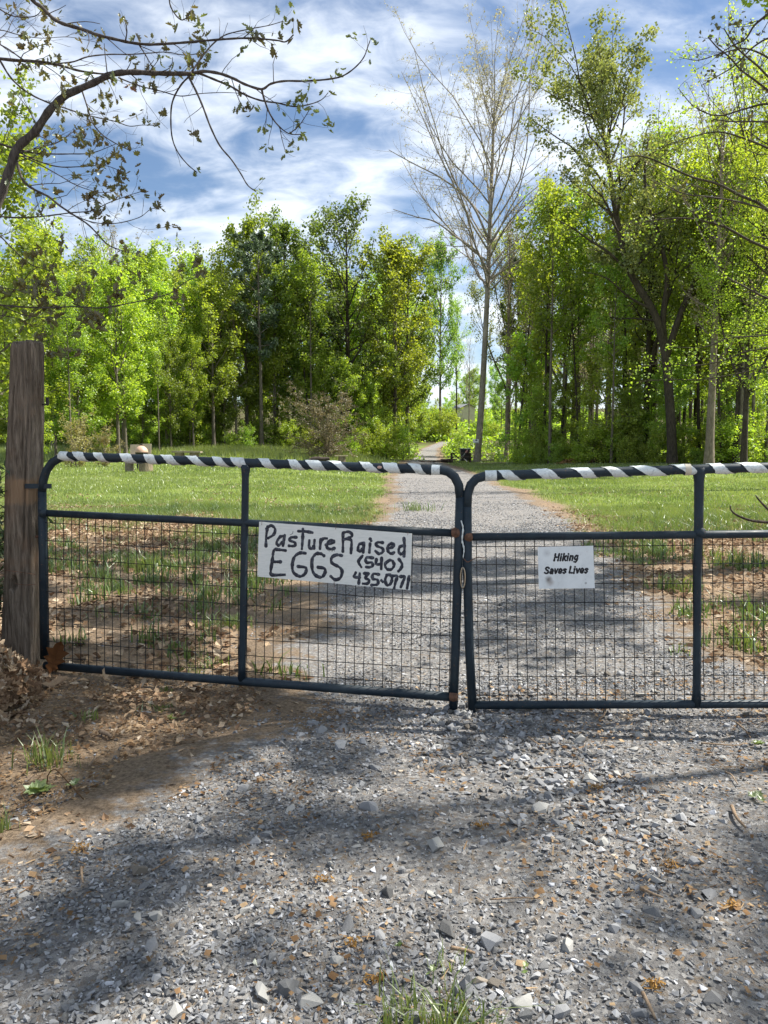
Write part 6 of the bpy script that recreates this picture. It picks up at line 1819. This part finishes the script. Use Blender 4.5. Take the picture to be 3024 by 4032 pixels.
# shrivelled orange brown catkin clumps
M_cat = dry_mat('catkin', [(0, (.22, .12, .04)), (1, (.48, .28, .09))])
for fx, fy, lab in ((2350, 3110, 'orange brown catkin clump on the gravel below the right gate'), (1270, 3470, 'orange brown catkin clump in the middle of the gravel'), (1450, 3305, 'tan catkin clump left of centre on the gravel'),
                    (2880, 3575, 'orange catkin clump at the right side of the gravel'), (1890, 3260, 'dark catkin clump right of centre'), (310, 3350, 'orange catkin clump on the left gravel'),
                    (2630, 3415, 'catkin clump beside the pink leaf at right'), (1470, 3870, 'catkin clump low in the centre'), (1390, 3730, 'catkin clump in the lower middle gravel'), (2580, 3890, 'catkin clump near the bottom right')):
    c = gpt(fx, fy); n = 46
    o = thing('catkin_clump', lab, 'catkin', c, 'catkin clumps on the gravel')
    pos = c + np.column_stack([rw.normal(0, .014, n), rw.normal(0, .010, n), np.abs(rw.normal(.012, .006, n))])
    v, f, cc2 = scatter_mesh([(NQ, qf), (NQ * np.array([2, .5, 1]), qf)], pos, rw.uniform(.012, .030, n), rots(n, rw, .8), rw, rw.random(n)[:, None])
    part('strands', o, v, f, M_cat, False, {'tint': (cc2[:, 0], 'POINT')}, kind='stuff')
# bramble cane at the right behind the gate, juniper sprigs behind the post
br = thing('bramble_cane', 'dead arching cane in the leaves behind the right gate', 'branch', pt(2940, 2080, 7.0))
cp = catmull([pt(3200, 2080, 7.2), pt(3024, 2057, 7.1), pt(2960, 2050, 7.0), pt(2905, 2030, 7.0), pt(2880, 2010, 7.0), pt(2875, 1990, 7.0)], 5)
MB().tube(cp, np.linspace(.016, .006, len(cp)), 6).part('cane', br, BARK['dark'], True)
cp = catmull([pt(3100, 1990, 6.6), pt(3010, 1920, 6.6), pt(2985, 1960, 6.6), pt(2975, 1965, 6.6)], 5) if False else catmull([pt(3120, 2080, 6.6), pt(3030, 2010, 6.6), pt(2990, 1970, 6.6), pt(2975, 1950, 6.6)], 5)
MB().tube(cp, np.linspace(.014, .005, len(cp)), 6).part('cane', br, BARK['dark'], True)
M_jun = leaf_mat('juniper_scale', (.022, .055, .014), (.06, .12, .028), .3, (1.2, 1.2, .5), .2, .0)
for bx_, by_, bz_, hh, lab, nn_ in ((-2.62, 4.62, .0, 1.15, 'green juniper sprays left of the wooden post', 3600),):
    o = thing('juniper_bush', lab, 'bush', (bx_, by_, bz_))
    wv, wf, lv_, lf_, lt = grow(int(abs(bx_) * 100), hh, .012, .42 * hh / 1.15, cb=.06, nl=26, a0=70, a1=35, prof='oval', S1=7, S2=4, leaves=nn_ * 2, lsize=.028, ljit=.010, lstretch=2.2, wob=.12)
    link('stem', mesh('stem', wv, wf, BARK['dark'], True), o); link('foliage', mesh('foliage', lv_, lf_, M_jun, False, {'tint': (lt, 'POINT')}), o)
